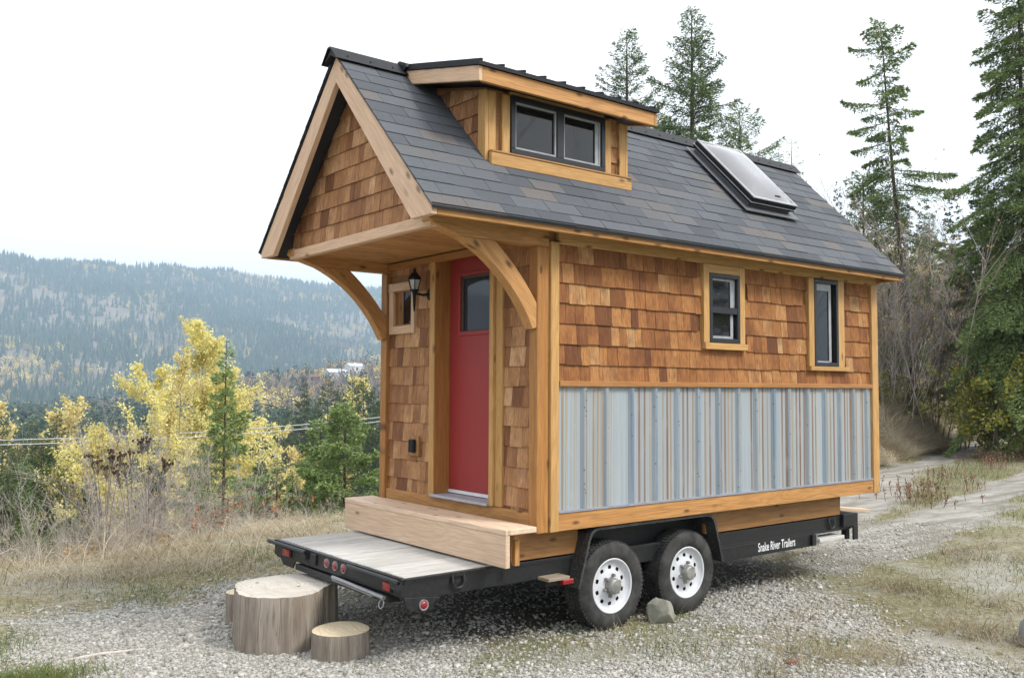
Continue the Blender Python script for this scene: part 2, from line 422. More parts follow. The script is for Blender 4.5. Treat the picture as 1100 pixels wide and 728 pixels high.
# --- corrugated sheet
def sheet():
    blue = [.498, .731, 1.011, 1.285, 1.551, 1.816, 2.084, 2.353, 2.605, 2.871, 3.105, 3.403, 3.685, 3.948, 4.191, 4.44]
    brown = [(.326, 0), (.516, 1), (.604, 1), (.651, 1), (1.107, 2), (1.17, 2), (1.386, 1), (1.439, 2), (1.635, 2), (1.691, 2), (1.917, 1), (2.129, 2),
             (2.18, 2), (2.231, 1), (2.401, 0), (2.719, 2), (3.011, 2), (3.239, 2), (3.293, 2), (3.498, 2), (3.801, 1), (4.051, 2), (4.10, 1), (4.346, 1), (4.375, 2)]+[(x, k) for x, k in ((.285, 1), (.415, 0), (.69, 1), (.79, 0), (1.23, 0), (1.48, 1), (1.76, 1), (1.98, 2), (2.28, 1), (2.55, 2), (2.67, 0), (2.79, 1), (3.07, 2), (3.17, 0), (3.36, 2), (3.55, 1), (3.74, 1), (3.86, 2), (4.15, 2), (4.26, 1), (4.47, 1))]
    xs = {round(float(x), 4) for x in np.linspace(.231, 4.529, 150)}
    for x in blue: xs |= {round(x+d, 4) for d in (-.034, -.022, -.019, -.011, .0, .008, .016, .022, .034)}
    for x, k in brown: xs |= {round(x+d, 4) for d in (-.012, .012)}
    xs = sorted(x for x in xs if .231 <= x <= 4.529)
    xs = [x for i, x in enumerate(xs) if i == 0 or x-xs[i-1] > .0025]
    V = []; F = []; col = []; prof = []
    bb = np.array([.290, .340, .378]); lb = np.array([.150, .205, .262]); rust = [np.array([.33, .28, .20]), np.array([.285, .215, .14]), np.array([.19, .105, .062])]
    for x in xs:
        d = min(abs(x-q) for q in blue); prof.append(.006-.024*float(1-sstep(.012, .034, d))-.004*float(1-sstep(.004, .012, min(abs(x-q) for q, _ in brown))))
    for i in range(len(xs)-1):
        m = .5*(xs[i]+xs[i+1]); tone = 1+.22*(float(vnoise(m*6, 3.3, 5))-.5)+random.uniform(-.03, .03)
        c = bb*tone
        c = c*(1-.3*sstep(.5, .7, vnoise(m*2.1, 8.2, 9)))+np.array([.40, .395, .36])*(.3*sstep(.5, .7, vnoise(m*2.1, 8.2, 9)))
        dq = min((m-q) for q in blue if abs(m-q) == min(abs(m-k) for k in blue)); c = c+(lb*tone-c)*(1 if -.019 < dq < .016 else .45 if -.032 < dq < .03 else 0)  # darker blue at each rib paints the shade on its sides
        nb_ = sum(np.exp(-((m-q)/.06)**2)*(.18+.2*k) for q, k in brown); c = c*(1-min(.45, nb_))+np.array([.325, .325, .305])*tone*min(.45, nb_)
        for q, k in brown:
            if abs(m-q) < .0122: c = rust[k]
        col.append(c)
    for j, z in enumerate((.980, 1.909)):
        for x, p in zip(xs, prof): V.append((x, p, z))
    n = len(xs)
    F = [(i, i+1, n+i+1, n+i) for i in range(n-1)]
    me = bpy.data.meshes.new('metal_sheet'); off = OFF[H.name]
    me.from_pydata([tuple(np.array(v)-off) for v in V], [], F)
    ca = me.color_attributes.new('col', 'FLOAT_COLOR', 'CORNER')
    buf = np.ones((len(F)*4, 4), np.float32); buf[:, :3] = np.repeat(np.array(col), 4, 0); ca.data.foreach_set('color', buf.ravel())
    o = bpy.data.objects.new('metal_sheet', me); C.objects.link(o); o.parent = H; me.materials.append(M_PANEL); OFF[o.name] = off
sheet()
# --- side windows
def bar_frame(mb, x0, x1, z0, z1, w, y0, y1):
    mb.box(x0, x1, y0, y1, z0, z0+w); mb.box(x0, x1, y0, y1, z1-w, z1); mb.box(x0, x0+w, y0, y1, z0+w, z1-w); mb.box(x1-w, x1, y0, y1, z0+w, z1-w)
def side_window(x0, x1, z0, z1, tx0, tx1, tz, sx0, sx1, sz, mid, blind):
    b = MB(); bar_frame(b, x0, x1, z0, z1, .036, -.030, .03)
    if mid: b.box(x0+.036, x1-.036, -.026, .02, mid[0], mid[1])
    wn = b.build('window', M_FRAME, H, bevel=.003)
    b = MB(); b.box(tx0, x0-.001, -.024, .03, tz, 2.976); b.box(x1+.001, tx1, -.024, .03, tz, 2.976)
    if z1 < 2.93: b.box(x0-.001, x1+.001, -.022, .03, z1+.001, 2.976)
    b.build('trim', W_TRIM, wn, bevel=.003)
    MB().box(sx0, sx1, -.040, .03, sz, tz-.001).build('sill', W_TRIM, wn, bevel=.003)
    MB().box(x0+.02, x1-.02, .012, .018, z0+.02, z1-.02).build('pane', M_GLASS, wn)
    b = MB()
    for q in blind: b.box(q[0], q[1], .002, .010, q[2], q[3])
    b.build('sash', M_VINYL, wn, bevel=.002)
side_window(1.951, 2.362, 2.296, 2.898, 1.875, 2.439, 2.291, 1.877, 2.457, 2.234, (2.55, 2.606),
            [(2.262, 2.326, 2.61, 2.862), (1.99, 2.262, 2.84, 2.862), (2.262, 2.300, 2.355, 2.55), (1.99, 2.300, 2.332, 2.355)])
side_window(3.507, 3.913, 2.118, 2.966, 3.418, 4.023, 2.116, 3.423, 4.083, 2.073, None,
            [(3.79, 3.83, 2.16, 2.86), (3.545, 3.79, 2.154, 2.17), (3.545, 3.83, 2.86, 2.93)])
# --- front door
b = MB(); b.box(.19, .235, .602, .768, 1.0, 3.03); b.box(.19, .235, 1.202, 1.368, 1.0, 3.03); b.box(.19, .235, .768, 1.202, 1.0, 2.366); b.box(.19, .235, .768, 1.202, 2.836, 3.03)
dr = b.build('door', M_RED, H, bevel=.002)
b = MB()
for y0, y1, z0, z1 in ((.768, 1.202, 2.330, 2.366), (.768, 1.202, 2.836, 2.862), (1.202, 1.232, 2.330, 2.862), (.738, .768, 2.330, 2.862)): b.box(.176, .192, y0, y1, z0, z1)
b.build('light_trim', M_RED, dr, bevel=.004)
MB().box(.205, .215, .768, 1.202, 2.366, 2.836).build('door_pane', M_GLASSD, dr)
b = MB()
for y0, y1, z0, z1 in ((.768, 1.202, 2.366, 2.372), (.768, 1.202, 2.815, 2.836), (1.176, 1.202, 2.372, 2.815)): b.box(.195, .204, y0, y1, z0, z1)
b.build('pane_border', m_plain('bronze_border', (.07, .05, .03), .5), dr)
MB().box(.186, .190, .602, 1.368, 1.003, 1.030).build('door_sweep', M_WHITE, dr)
b = MB(); b.box(.030, .086, 1.372, 1.448, .976, 3.015); b.build('door_casing', W_TRIM, H, bevel=.003)
b = MB(); b.box(.040, .215, 1.370, 1.386, .998, 3.02); b.box(.04, .215, .585, .601, .998, 3.02); b.box(.04, .215, .585, 1.386, 3.035, 3.06); b.build('door_jamb', W_POST, H)
b = MB(); b.box(.052, .086, .448, .535, .976, 3.015); b.box(.028, .084, .536, .584, .976, 3.015); b.build('door_casing', W_TRIM, H, bevel=.003)
MB().box(.008, .19, .588, 1.398, .974, .996).build('threshold', m_plain('grey_threshold', (.42, .43, .47), .5), H, bevel=.003)
# --- small front window with a cedar frame
b = MB(); b.box(.046, .10, 1.785, 2.102, 2.785-.02, 2.84); b.box(.05, .10, 2.09, 2.165, 2.375, 2.765); b.box(.05, .10, 1.735, 1.785, 2.375, 2.84); b.box(.048, .10, 1.785, 2.09, 2.375, 2.448)
b.box(.046, .0995, 2.102, 2.175, 2.765, 2.842)
nw = b.build('niche_window', W_RAKE, H, bevel=.003)
b = MB(); b.box(.07, .2, 2.075, 2.09, 2.448, 2.765); b.box(.07, .2, 1.785, 1.80, 2.448, 2.765); b.box(.07, .2, 1.80, 2.075, 2.448, 2.46); b.box(.07, .2, 1.8, 2.075, 2.755, 2.765)
b.build('reveal', W_RIM, nw)
MB().box(.0845, .0875, 1.80, 1.945, 2.46, 2.755).build('pane', M_GLASS, nw)
b = MB(); b.box(.078, .084, 1.945, 1.958, 2.46, 2.755); b.build('sash', M_FRAME, nw)
# --- porch light
lx, ly = -.045, 1.575
b = MB()
b.lathe([(.008, .0), (.05, .004), (.056, .014), (.05, .024), (.012, .03)], (.058, 1.50, 2.70), 'x', 24)
b.tube([(.05, 1.50, 2.70), (.01, 1.51, 2.69), (-.03, 1.55, 2.70), (lx, ly, 2.72)], .011, 8)
b.tube([(lx, ly, 2.735), (lx, ly, 2.70), (lx, ly, 2.60), (lx, ly, 2.55)], [.028, .017, .011, .006], 8)
b.lathe([(.0, .10), (.012, .095), (.014, .07), (.03, .055), (.062, .018), (.064, .0), (.05, -.004)], (lx, ly, 2.825), 'z', 6)
for k in range(6):
    a = 2*math.pi*k/6; c, s = math.cos(a), math.sin(a)
    b.tube([(lx+.034*c, ly+.034*s, 2.735), (lx+.058*c, ly+.058*s, 2.825)], .0045, 5)
b.lathe([(.03, -.012), (.043, -.006), (.043, .004), (.03, .006)], (lx, ly, 2.735), 'z', 6)
lamp = b.build('wall_lantern', M_BLACK, H)
MB().lathe([(.030, 0), (.054, .09)], (lx, ly, 2.738), 'z', 6).build('lantern_glass', m_plain('milky_glass', (.5, .52, .53), .15, 0, .5), lamp)
# --- outdoor socket
b = MB(); b.box(.04, .075, 1.62, 1.775, 1.295, 1.465); oc = b.build('socket_block', W_RIM, H, bevel=.004)
MB().box(.005, .04, 1.655, 1.735, 1.325, 1.44).build('socket_cover', M_BLACK, oc, bevel=.008)

# --- porch roof timbers
prof = [(-.915, 3.035), (-.86, 3.0), (-.66, 2.945), (.147, 2.945), (.147, 3.085), (-.90, 3.085)]
for y0, y1 in ((.0, .115), (2.165, 2.28)):
    MB().prism(prof, 'y', y0, y1).build('porch_beam', W_BEAM, H, bevel=.004)
def brace(y0, y1):
    # curved knee brace: outer edge concave to the corner, inner edge nearly straight
    P0, P1 = (-.665, 2.944), (-.005, 2.325); Q0, Q1 = (-.36, 2.944), (.034, 2.52)
    out = []; inn = []
    for i in range(13):
        t = i/12; x = P0[0]+(P1[0]-P0[0])*t; z = P0[1]+(P1[1]-P0[1])*t; k = .085*4*t*(1-t)
        out.append((x+k*.68, z+k*.73))
        x = Q0[0]+(Q1[0]-Q0[0])*t; z = Q0[1]+(Q1[1]-Q0[1])*t; k = .022*4*t*(1-t); inn.append((x+k*.7, z+k*.7))
    pts = out+[(.034, 2.325+.012)]+inn[::-1]
    MB().prism(pts, 'y', y0, y1, grain=(1, 0, -.9)).build('knee_brace', W_BEAM, H, bevel=.004)
brace(.008, .105); brace(2.175, 2.272)
# ceiling boards
b = MB(); n = 15
for i in range(n):
    y0 = .117+(2.163-.117)*i/n; y1 = .117+(2.163-.117)*(i+1)/n
    b.box(-.835, .045, y0+.007, y1-.007, 3.031, 3.040)
pc = b.build('porch_ceiling', W_BEAM, H, bevel=.003)
MB().box(-.845, .048, .117, 2.163, 3.042, 3.05).build('ceiling_backing', M_SOFFIT, pc)
b = MB(); b.box(.024, .084, .102, 2.178, 2.965, 3.019); b.build('ceiling_trim', W_FIR, H, bevel=.003)
b = MB(); b.box(-.895, -.838, .02, 2.26, 2.992, 3.072); b.build('gable_beam', W_RAKE, H, bevel=.003)
# gable wall above the porch
gx = -.842
b = MB(); b.prism([(.04, 3.073), (2.24, 3.073), (YR, roof_z(YR)-.12)], 'x', gx+.004, gx+.05); b.build('gable_wall', W_RIM, H)
mb = MB(); zs = 3.074
hp = [(-SL, 1, roof_z(EY)-.105-SL*EY-SL*0), ]
# in gable coordinates u = 2.28-y
f0 = EZ-.10
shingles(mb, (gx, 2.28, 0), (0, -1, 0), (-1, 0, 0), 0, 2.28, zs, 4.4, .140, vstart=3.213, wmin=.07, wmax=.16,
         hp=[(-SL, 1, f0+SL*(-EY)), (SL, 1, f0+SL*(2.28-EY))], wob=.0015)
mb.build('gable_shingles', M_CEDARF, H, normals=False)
# rake boards
def rake(sgn):
    yy = (lambda y: y) if sgn > 0 else (lambda y: 2*YR-y)
    pts = [(yy(EY), 3.018), (yy(.025), 3.018), (yy(YR), ZR-.215), (yy(YR), ZR-.02), (yy(EY), EZ-.004)]
    d = (0, 1, SL) if sgn > 0 else (0, -1, SL)
    for x0, nm in ((XF, 'rake_board'), (XB-.055, 'rake_board')):
        MB().prism(pts, 'x', x0, x0+.045, grain=d).build(nm, W_RAKE if x0 < 0 else W_FIR, H, bevel=.003)
rake(1); rake(-1)
# eave fascia
for y0, y1 in ((EY+.001, EY+.030), (2*YR-EY-.030, 2*YR-EY-.001)):
    MB().box(XF+.047, XB-.058, y0, y1, 3.018, EZ-.004).build('fascia_board', W_FIR, H, bevel=.003)
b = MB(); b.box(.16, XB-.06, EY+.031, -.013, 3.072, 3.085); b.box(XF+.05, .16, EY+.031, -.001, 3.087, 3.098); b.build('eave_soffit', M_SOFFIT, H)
b = MB(); b.box(4.645, XB-.058, .0, .1, 3.0, 3.06); b.build('rafter_tail', W_POST, H, bevel=.003)
# roof deck (dark underside) and shingles
b = MB()
for sgn in (1, -1):
    yy = (lambda y: y) if sgn > 0 else (lambda y: 2*YR-y)
    b.prism([(yy(EY-.018), EZ-.009), (yy(YR), ZR+.008), (yy(YR), ZR-.075), (yy(EY+.034), EZ-.04), (yy(EY+.034), EZ-.003), (yy(EY-.018), EZ-.0215)], 'x', XF+.05, XB-.06)
    b.prism([(yy(EY-.018), EZ-.009), (yy(YR), ZR+.008), (yy(YR), ZR-.003), (yy(EY-.018), EZ-.003-.0182)], 'x', XF-.004, XF+.05)
    b.prism([(yy(EY-.018), EZ-.009), (yy(YR), ZR+.008), (yy(YR), ZR-.003), (yy(EY-.018), EZ-.003-.0182)], 'x', XB-.06, XB+.004)
b.build('roof_deck', M_SOFFIT, H)
mb = MB()
def rf(last):
    if last is not None and random.random() < .25: return min(1, max(0, last+random.uniform(-.05, .05)))
    return random.uniform(0, .72) if random.random() < .84 else random.uniform(.8, 1)
LEN = (YR-EY)*NRM
for sgn in (1, -1):
    vd = (0, sgn/NRM, SL/NRM); nd = (0, -sgn*SL/NRM, 1/NRM)
    o = (0, EY, EZ+.016) if sgn > 0 else (0, 2*YR-EY, EZ+.016)
    shingles(mb, o, (1, 0, 0), nd, XF-.016, XB+.016, -.035, LEN-.01, .143, vd=vd, vstart=-.035, regular=.318, butt=.010, top=.005, gap=.0035, rfun=rf, wob=.001)
mb.build('roof_shingles', M_ROOF, H, normals=False)
for y0 in (EY-.029, 2*YR-EY+.019): MB().box(XF-.012, XB+.012, y0, y0+.010, EZ-.006, EZ+.014).build('drip_edge', M_BLACK, H)
def ridge(x0, x1):
    b = MB()
    ZR = globals()['ZR']+.016
    pts = [(YR-.125, ZR-.085), (YR-.115, ZR-.075), (YR-.02, ZR+.028), (YR+.02, ZR+.028), (YR+.115, ZR-.075), (YR+.125, ZR-.085), (YR+.02, ZR+.014), (YR-.02, ZR+.014)]
    b.prism(pts, 'x', x0, x1)
    b.prism([(YR-.11, ZR-.088), (YR, ZR+.01), (YR+.11, ZR-.088), (YR, ZR-.03)], 'x', x0+.015, x1-.015)
    x = x0+.12
    while x < x1:
        for s in (-1, 1): b.lathe([(.008, 0), (.008, .008)], (x, YR+s*.085, ZR-.045), 'z', 6)
        x += .2
    return b.build('ridge_cap', M_BLACK, H)
ridge(-1.115, -.40); ridge(1.38, 4.87)

# --- dormer
DY = .30; dx0, dx1 = -.25, 1.254
b = MB(); b.prism([(DY+.02, 3.60), (DY+.02, 4.16), (1.10, 4.35), (1.10, 4.2)], 'x', dx0+.03, dx1-.03)
dm = b.build('dormer', W_RIM, H)
mb = MB(); hp = []
# cheek seen from the porch side: u runs towards the front (-y)
zc = lambda y: roof_z(y)+.01
shingles(mb, (dx0+.018, 1.10, 0), (0, -1, 0), (-1, 0, 0), 0, 1.10-DY-.055, 3.6, 4.37, .135, vstart=3.70, wmin=.06, wmax=.14,
         hp=[(-SL, -1, -(EZ+.012-SL*EY+SL*1.10)), (.235, 1, 4.10+.235*(1.10-DY)+.03)])
mb.build('cheek_shingles', M_CEDARF, dm, normals=False); mb = MB()
shingles(mb, (dx1-.018, 0, 0), (0, 1, 0), (1, 0, 0), DY+.055, 1.10, 3.6, 4.37, .135, vstart=3.70, wmin=.06, wmax=.14,
         hp=[(SL, -1, -(EZ+.012-SL*EY)), (-.235, 1, 4.10-.235*DY+.03)])
mb.build('cheek_shingles', M_CEDARF, dm, normals=False); mb = MB()
shingles(mb, (0, DY+.022, 0), (1, 0, 0), (0, -1, 0), dx0+.12, dx1-.1, 3.66, 4.16, .135, vstart=3.79, wmin=.2, wmax=.3, holes=[(-.08, 1.06, 3.6, 4.2)])
mb.build('dormer_shingles', M_CEDARF, dm, normals=False)
zf = roof_z(DY)
b = MB(); b.prism([(DY-.018, zf-.01), (DY+.075, zf+.085), (DY+.075, 4.15), (DY-.018, 4.13)], 'x', dx0, dx0+.031); b.box(dx0+.032, dx0+.10, DY-.018, DY+.03, 3.66, 4.13)
b.build('dormer_corner_post', W_TRIM, dm, bevel=.003)
b = MB(); b.prism([(DY-.018, zf-.01), (DY+.075, zf+.085), (DY+.075, 4.15), (DY-.018, 4.13)], 'x', dx1-.031, dx1); b.box(dx1-.10, dx1-.032, DY-.018, DY+.03, 3.66, 4.13)
b.build('dormer_corner_post', W_TRIM, dm, bevel=.003)
b = MB(); b.box(-.083, -.008, DY-.012, DY+.03, 3.66, 4.13); b.box(.988, 1.065, DY-.012, DY+.03, 3.66, 4.13); b.box(-.008, .988, DY-.010, DY+.03, 4.137, 4.165); b.build('dormer_window_trim', W_TRIM, dm, bevel=.003)
b = MB(); b.box(dx0+.03, dx1+.004, DY-.060, DY-.020, 3.560, 3.658); b.build('dormer_apron', W_TRIM, dm, bevel=.003)
b = MB(); b.box(dx0+.03, dx1+.004, DY-.066, DY-.012, 3.6595, 3.6715); b.build('dormer_sill', W_RIM, dm)
b = MB(); bar_frame(b, -.005, .985, 3.685, 4.136, .040, DY-.028, DY+.03); b.box(.462, .532, DY-.024, DY+.03, 3.725, 4.096); b.box(-.006, .986, DY-.012, DY+.03, 3.672, 3.684)
b.build('dormer_window_frame', M_FRAME, dm, bevel=.003)
b = MB(); b.box(.03, .97, DY+.010, DY+.016, 3.72, 4.10); b.build('dormer_pane', M_GLASS, dm)
b = MB(); bar_frame(b, .037, .460, 3.727, 4.094, .016, DY-.010, DY+.008); bar_frame(b, .534, .943, 3.727, 4.094, .016, DY-.010, DY+.008); b.box(.888, .926, DY-.004, DY+.006, 3.744, 4.078)
b.build('dormer_sash', M_VINYL, dm, bevel=.002)
ex0, ex1, ey = -.452, 1.405, .088; dsl = .228
zt = lambda y: 4.222+dsl*(y-ey)
b = MB(); b.box(ex0+.033, ex1-.033, ey, ey+.032, 4.104, 4.214); b.build('dormer_fascia', W_FIR, dm, bevel=.003)
for x0 in (ex0, ex1-.032):
    b = MB(); b.prism([(ey-.001, 4.103), (1.01, 4.103+dsl*(1.01-ey)), (1.135, zt(1.135)-.008), (ey-.001, zt(ey-.001)-.008)], 'x', x0, x0+.032, grain=(0, 1, dsl)); b.build('dormer_rake', W_RAKE if x0 < 0 else W_FIR, dm, bevel=.003)
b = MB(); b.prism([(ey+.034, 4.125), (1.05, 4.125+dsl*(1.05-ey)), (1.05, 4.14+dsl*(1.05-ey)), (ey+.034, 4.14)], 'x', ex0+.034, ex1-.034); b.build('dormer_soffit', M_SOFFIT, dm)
b = MB(); b.prism([(ey-.02, zt(ey-.02)-.004), (YR+.02, zt(YR+.02)-.004), (YR+.02, zt(YR+.02)+.03), (ey-.02, zt(ey-.02)+.026)], 'x', ex0-.012, ex1+.012)
x = ex0+.01
while x < ex1+.01:
    b.beam((x, ey-.022, zt(ey-.022)+.036), (x, YR, zt(YR)+.04), .018, .016); x += .2
b.prism([(YR-.11, ZR+.0), (YR-.10, ZR+.03), (YR, ZR+.075), (YR+.03, ZR+.07), (YR+.16, ZR-.09)], 'x', ex0-.03, ex1+.02)
b.build('dormer_roof', M_BLACK, dm)

for o_ in [dm]+list(dm.children): 
    if o_ is dm: o_.location = (-.016, -.024, -.008)
# --- skylight on the right slope: local frame x, v up the slope, n off the roof
def rp(x, y, n=0):
    return Vector((x, y, roof_z(y)+.0))+Vector(NDn)*n
sx0, sx1 = 2.862, 3.511; v0, v1 = (.30-EY)*NRM, (.96-EY)*NRM
def slab(b, x0, x1, a, c, n0, n1):
    M = Matrix(((1, 0, 0, 0), (0, VDn[1], NDn[1], EY), (0, VDn[2], NDn[2], EZ), (0, 0, 0, 1)))
    return b.box(x0, x1, a, c, n0, n1, M=M)
b = MB(); slab(b, sx0, sx1, v0, v1, .0, .090); sk = b.build('skylight', M_CURB, H, bevel=.004)
b = MB(); slab(b, sx0-.10, sx1+.10, v0-.09, v1+.04, .048, .054); b.build('skylight_flashing', M_CURB, sk)
b = MB()
slab(b, sx0-.03, sx1+.03, v0-.03, v1+.03, .091, .099)
for a in ((sx0-.022, sx0+.03, v0-.022, v1+.022), (sx1-.03, sx1+.022, v0-.022, v1+.022), (sx0+.03, sx1-.03, v0-.022, v0+.03), (sx0+.03, sx1-.03, v1-.03, v1+.022)): slab(b, *a, .100, .154)
b.build('skylight_frame', M_BLACK, sk, bevel=.003)
b = MB()
for a in ((sx0-.026, sx0+.016, v0-.026, v1+.026), (sx1-.016, sx1+.026, v0-.026, v1+.026), (sx0+.016, sx1-.016, v0-.026, v0+.012), (sx0+.016, sx1-.016, v1-.012, v1+.026)): slab(b, *a, .155, .166)
slab(b, sx0-.034, sx1+.034, v0-.034, v1+.034, .108, .115)
b.build('skylight_bead', M_SILVER, sk, bevel=.002)
nx = 14; ny = 18; V = []; F = []
for j in range(ny+1):
    for i in range(nx+1):
        u = i/nx; v = j/ny; e = min(u, 1-u, v, 1-v); h = .162+.070*float(np.clip(1-(1-min(1, 2*min(u, 1-u)*1.3))**2.4, 0, 1))*float(np.clip(1-(1-min(1, 2*min(v, 1-v)*1.5))**2.4, 0, 1))
        x = sx0+.014+(sx1-sx0-.028)*u; vv = v0+.012+(v1-v0-.024)*v
        V.append(tuple(Vector((x, EY, EZ))+Vector(VDn)*vv+Vector(NDn)*h))
F = [(j*(nx+1)+i, j*(nx+1)+i+1, (j+1)*(nx+1)+i+1, (j+1)*(nx+1)+i) for j in range(ny) for i in range(nx)]
b = MB(); b.add(V, F); b.build('skylight_dome', M_DOME, sk, smooth=True, normals=False)
b = MB(); b.box(sx0+.36, sx0+.44, 0, .03, .174, .189, M=Matrix(((1, 0, 0, 0), (0, VDn[1], NDn[1], EY+VDn[1]*(v0+.05)), (0, VDn[2], NDn[2], EZ+VDn[2]*(v0+.05)), (0, 0, 0, 1)))); b.build('skylight_latch', M_BLACK, sk)

# --- porch step
b = MB(); b.box(-.318, -.035, -.085, 2.275, .862, .902); b.build('step_tread', W_STEP, H, bevel=.005)
b = MB(); b.box(-.316, -.276, -.083, 2.272, .636, .861); b.build('step_riser', W_STEP, H, bevel=.004)
for y0, z1 in ((.02, .80), (2.1, .86)): MB().box(-.15, -.11, y0, y0+.04, .622, z1).build('step_bracket', W_FIR, H)
# floor rim above the trailer
b = MB(); b.box(-.10, .56, .135, .172, .626, .836); b.box(2.06, 4.15, .135, .172, .626, .836); b.box(-.10, -.06, .172, 2.12, .626, .834); b.box(4.11, 4.15, .172, 2.12, .626, .834); b.box(-.1, 4.15, 2.12, 2.16, .626, .834)
b.build('rim_board', W_RIM, H, bevel=.003)
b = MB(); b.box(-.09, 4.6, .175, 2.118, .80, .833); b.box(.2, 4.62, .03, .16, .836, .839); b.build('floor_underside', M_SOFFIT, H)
# ------------------------------------------------------------------ trailer (part of the same thing)
b = MB(); n = 7
ys = np.linspace(.165, 2.155, 15)
for i in range(14):
    b.box(-.985, -.02, ys[i]+.005, ys[i+1]-.005, .590, .618+random.uniform(-.002, .002))
b.build('deck_boards', W_DECK, H, bevel=.003)
b = MB()
for y0 in (.14, 2.12):
    b.box(-1.0, 4.36, y0, y0+.06, .468, .612)
b.box(-1.02, -.985, .142, 2.178, .490, .614)      # end channel
b.box(4.16, 4.42, .10, 2.2, .500, .628); b.box(4.15, 4.36, .172, 2.1, .53, .60)
b.box(4.145, 4.158, .136, .20, .60, .835); b.box(4.145, 4.158, 2.08, 2.15, .60, .835)
for x in np.arange(-.6, 4.3, .6): b.box(x, x+.05, .2, 2.12, .50, .585)
for y0 in (.62, 1.6): b.box(-.9, 4.3, y0, y0+.05, .44, .50)
b.build('trailer_frame', M_TRAILER, H, bevel=.004)
b = MB(); b.box(-1.008, 2.30, .134, .1395, .585, .600); b.box(-1.026, -1.02, .15, 2.17, .600, .616); b.box(-1.0, -.33, .128, .1395, .600, .612)
b.build('frame_lip', M_TRAILER, H)
# front corner gussets with a side lamp
b = MB(); b.prism([(-1.005, .49), (-.735, .466), (-.79, .385), (-.95, .392), (-.985, .43)], 'y', .132, .1395); b.build('corner_gusset', M_TRAILER, H, bevel=.002)
b = MB(); b.prism([(2.1, .495), (1.78, .495), (1.84, .425), (2.02, .425)], 'x', -1.012, -1.0); b.build('corner_gusset', M_TRAILER, H, bevel=.002)
def round_lamp(c, axis, r):
    b = MB(); sg = -1
    b.lathe([(r*.78, .006), (r*.78, -.006), (r, -.008), (r, .006)], c, axis, 24, closed=True)
    rim = b.build('marker_lamp', M_LENSRIM, H)
    MB().lathe([(r*.77, .0), (r*.74, -.010), (r*.45, -.016), (.004, -.018)], c, axis, 24).build('red_lens', M_LENS, rim, smooth=True)
for y in (1.21, 1.075, .942): round_lamp((-1.026, y, .562), 'x', .034)
round_lamp((-.853, .128, .428), 'y', .036)
for y0, y1 in ((1.845, 1.972), (.262, .352)):
    b = MB(); b.box(-1.032, -1.021, y0-.008, y1+.008, .508, .578); l = b.build('tail_lamp', M_TRAILER, H, bevel=.003)
    MB().box(-1.044, -1.033, y0, y1, .514, .572).build('red_lens', M_LENS, l, bevel=.004)
for y0, y1 in ((1.52, 2.215), (.13, .83)):
    b = MB(); b.tube([(-1.055, y0, .600), (-1.055, y1, .600)], .017, 8); b.box(-1.06, -1.02, y0, y0+.10, .545, .598); b.box(-1.055, -1.02, y1-.03, y1, .58, .60)
    b.build('bumper_rail', M_TRAILER, H, auto=40)
b = MB(); b.box(-1.04, -1.02, 1.38, 1.47, .52, .60); b.box(-1.03, -.9, .3, 1.75, .43, .475); b.build('ramp_holder', M_TRAILER, H, bevel=.003)
b = MB(); b.tube([(-1.06, 1.05, .488), (-1.06, .30, .470)], .014, 8); b.tube([(-1.06, 1.05, .47), (-1.06, .45, .455)], .008, 6)
b.tube([(-1.06+.026*math.cos(a)*.3, .335+.03*math.sin(a), .425+.03*math.cos(a)) for a in np.linspace(0, 6.2, 14)], .005, 6)
b.build('pin_rod', M_SILVER, H, auto=40)
# D rings
for x in (-.57, 3.98):
    b = MB(); pts = [(x-.045, .130, .605), (x-.05, .122, .56)]+[(x-.05*math.cos(a), .118, .55-.045*math.sin(a)) for a in np.linspace(0, math.pi, 9)]+[(x+.05, .122, .56), (x+.045, .130, .605)]
    b.tube(pts, .0095, 7); b.box(x-.055, x+.055, .126, .139, .585, .605)
    b.build('tie_ring', M_TRAILER, H, auto=40)
# skirt with lettering
b = MB(); b.box(2.16, 3.672, .128, .136, .362, .480); b.box(3.62, 3.68, .10, .128, .37, .475); b.box(2.16, 4.40, .134, .1395, .478, .50)
b.build('side_skirt', M_TRAILER, H, bevel=.002)
def lettering(txt, x0, x1, y, z0, h):
    cu = bpy.data.curves.new('lettering', 'FONT'); cu.body = txt; cu.extrude = .0; cu.offset = .016
    o = bpy.data.objects.new('lettering', cu); C.objects.link(o)
    bpy.context.view_layer.update()
    me = bpy.data.meshes.new_from_object(o.evaluated_get(bpy.context.evaluated_depsgraph_get()))
    bpy.data.objects.remove(o)
    co = np.array([v.co[:] for v in me.vertices]); mn, mx = co.min(0), co.max(0)
    off = OFF[H.name]
    for v, c in zip(me.vertices, co):
        v.co = (x0+(c[0]-mn[0])/(mx[0]-mn[0])*(x1-x0)-off[0], y-off[1], z0+(c[1]-mn[1])/(mx[1]-mn[1])*h-off[2])
    me.materials.clear(); me.materials.append(M_WHITE); me.name = 'lettering'
    o = bpy.data.objects.new('lettering', me); C.objects.link(o); o.parent = H; OFF[o.name] = off
lettering('Snake River Trailers', 2.795, 3.368, .1262, .394, .082)
# rear jack and tongue
b = MB(); b.beam((4.42, .45, .45), (5.2, 1.14, .45), .08, .1); b.beam((4.42, 1.83, .45), (5.2, 1.14, .45), .08, .1); b.box(4.30, 4.36, .16, .22, .36, .5); b.box(4.34, 4.42, .10, .12, .36, .50)
b.build('tongue', M_TRAILER, H, bevel=.003)
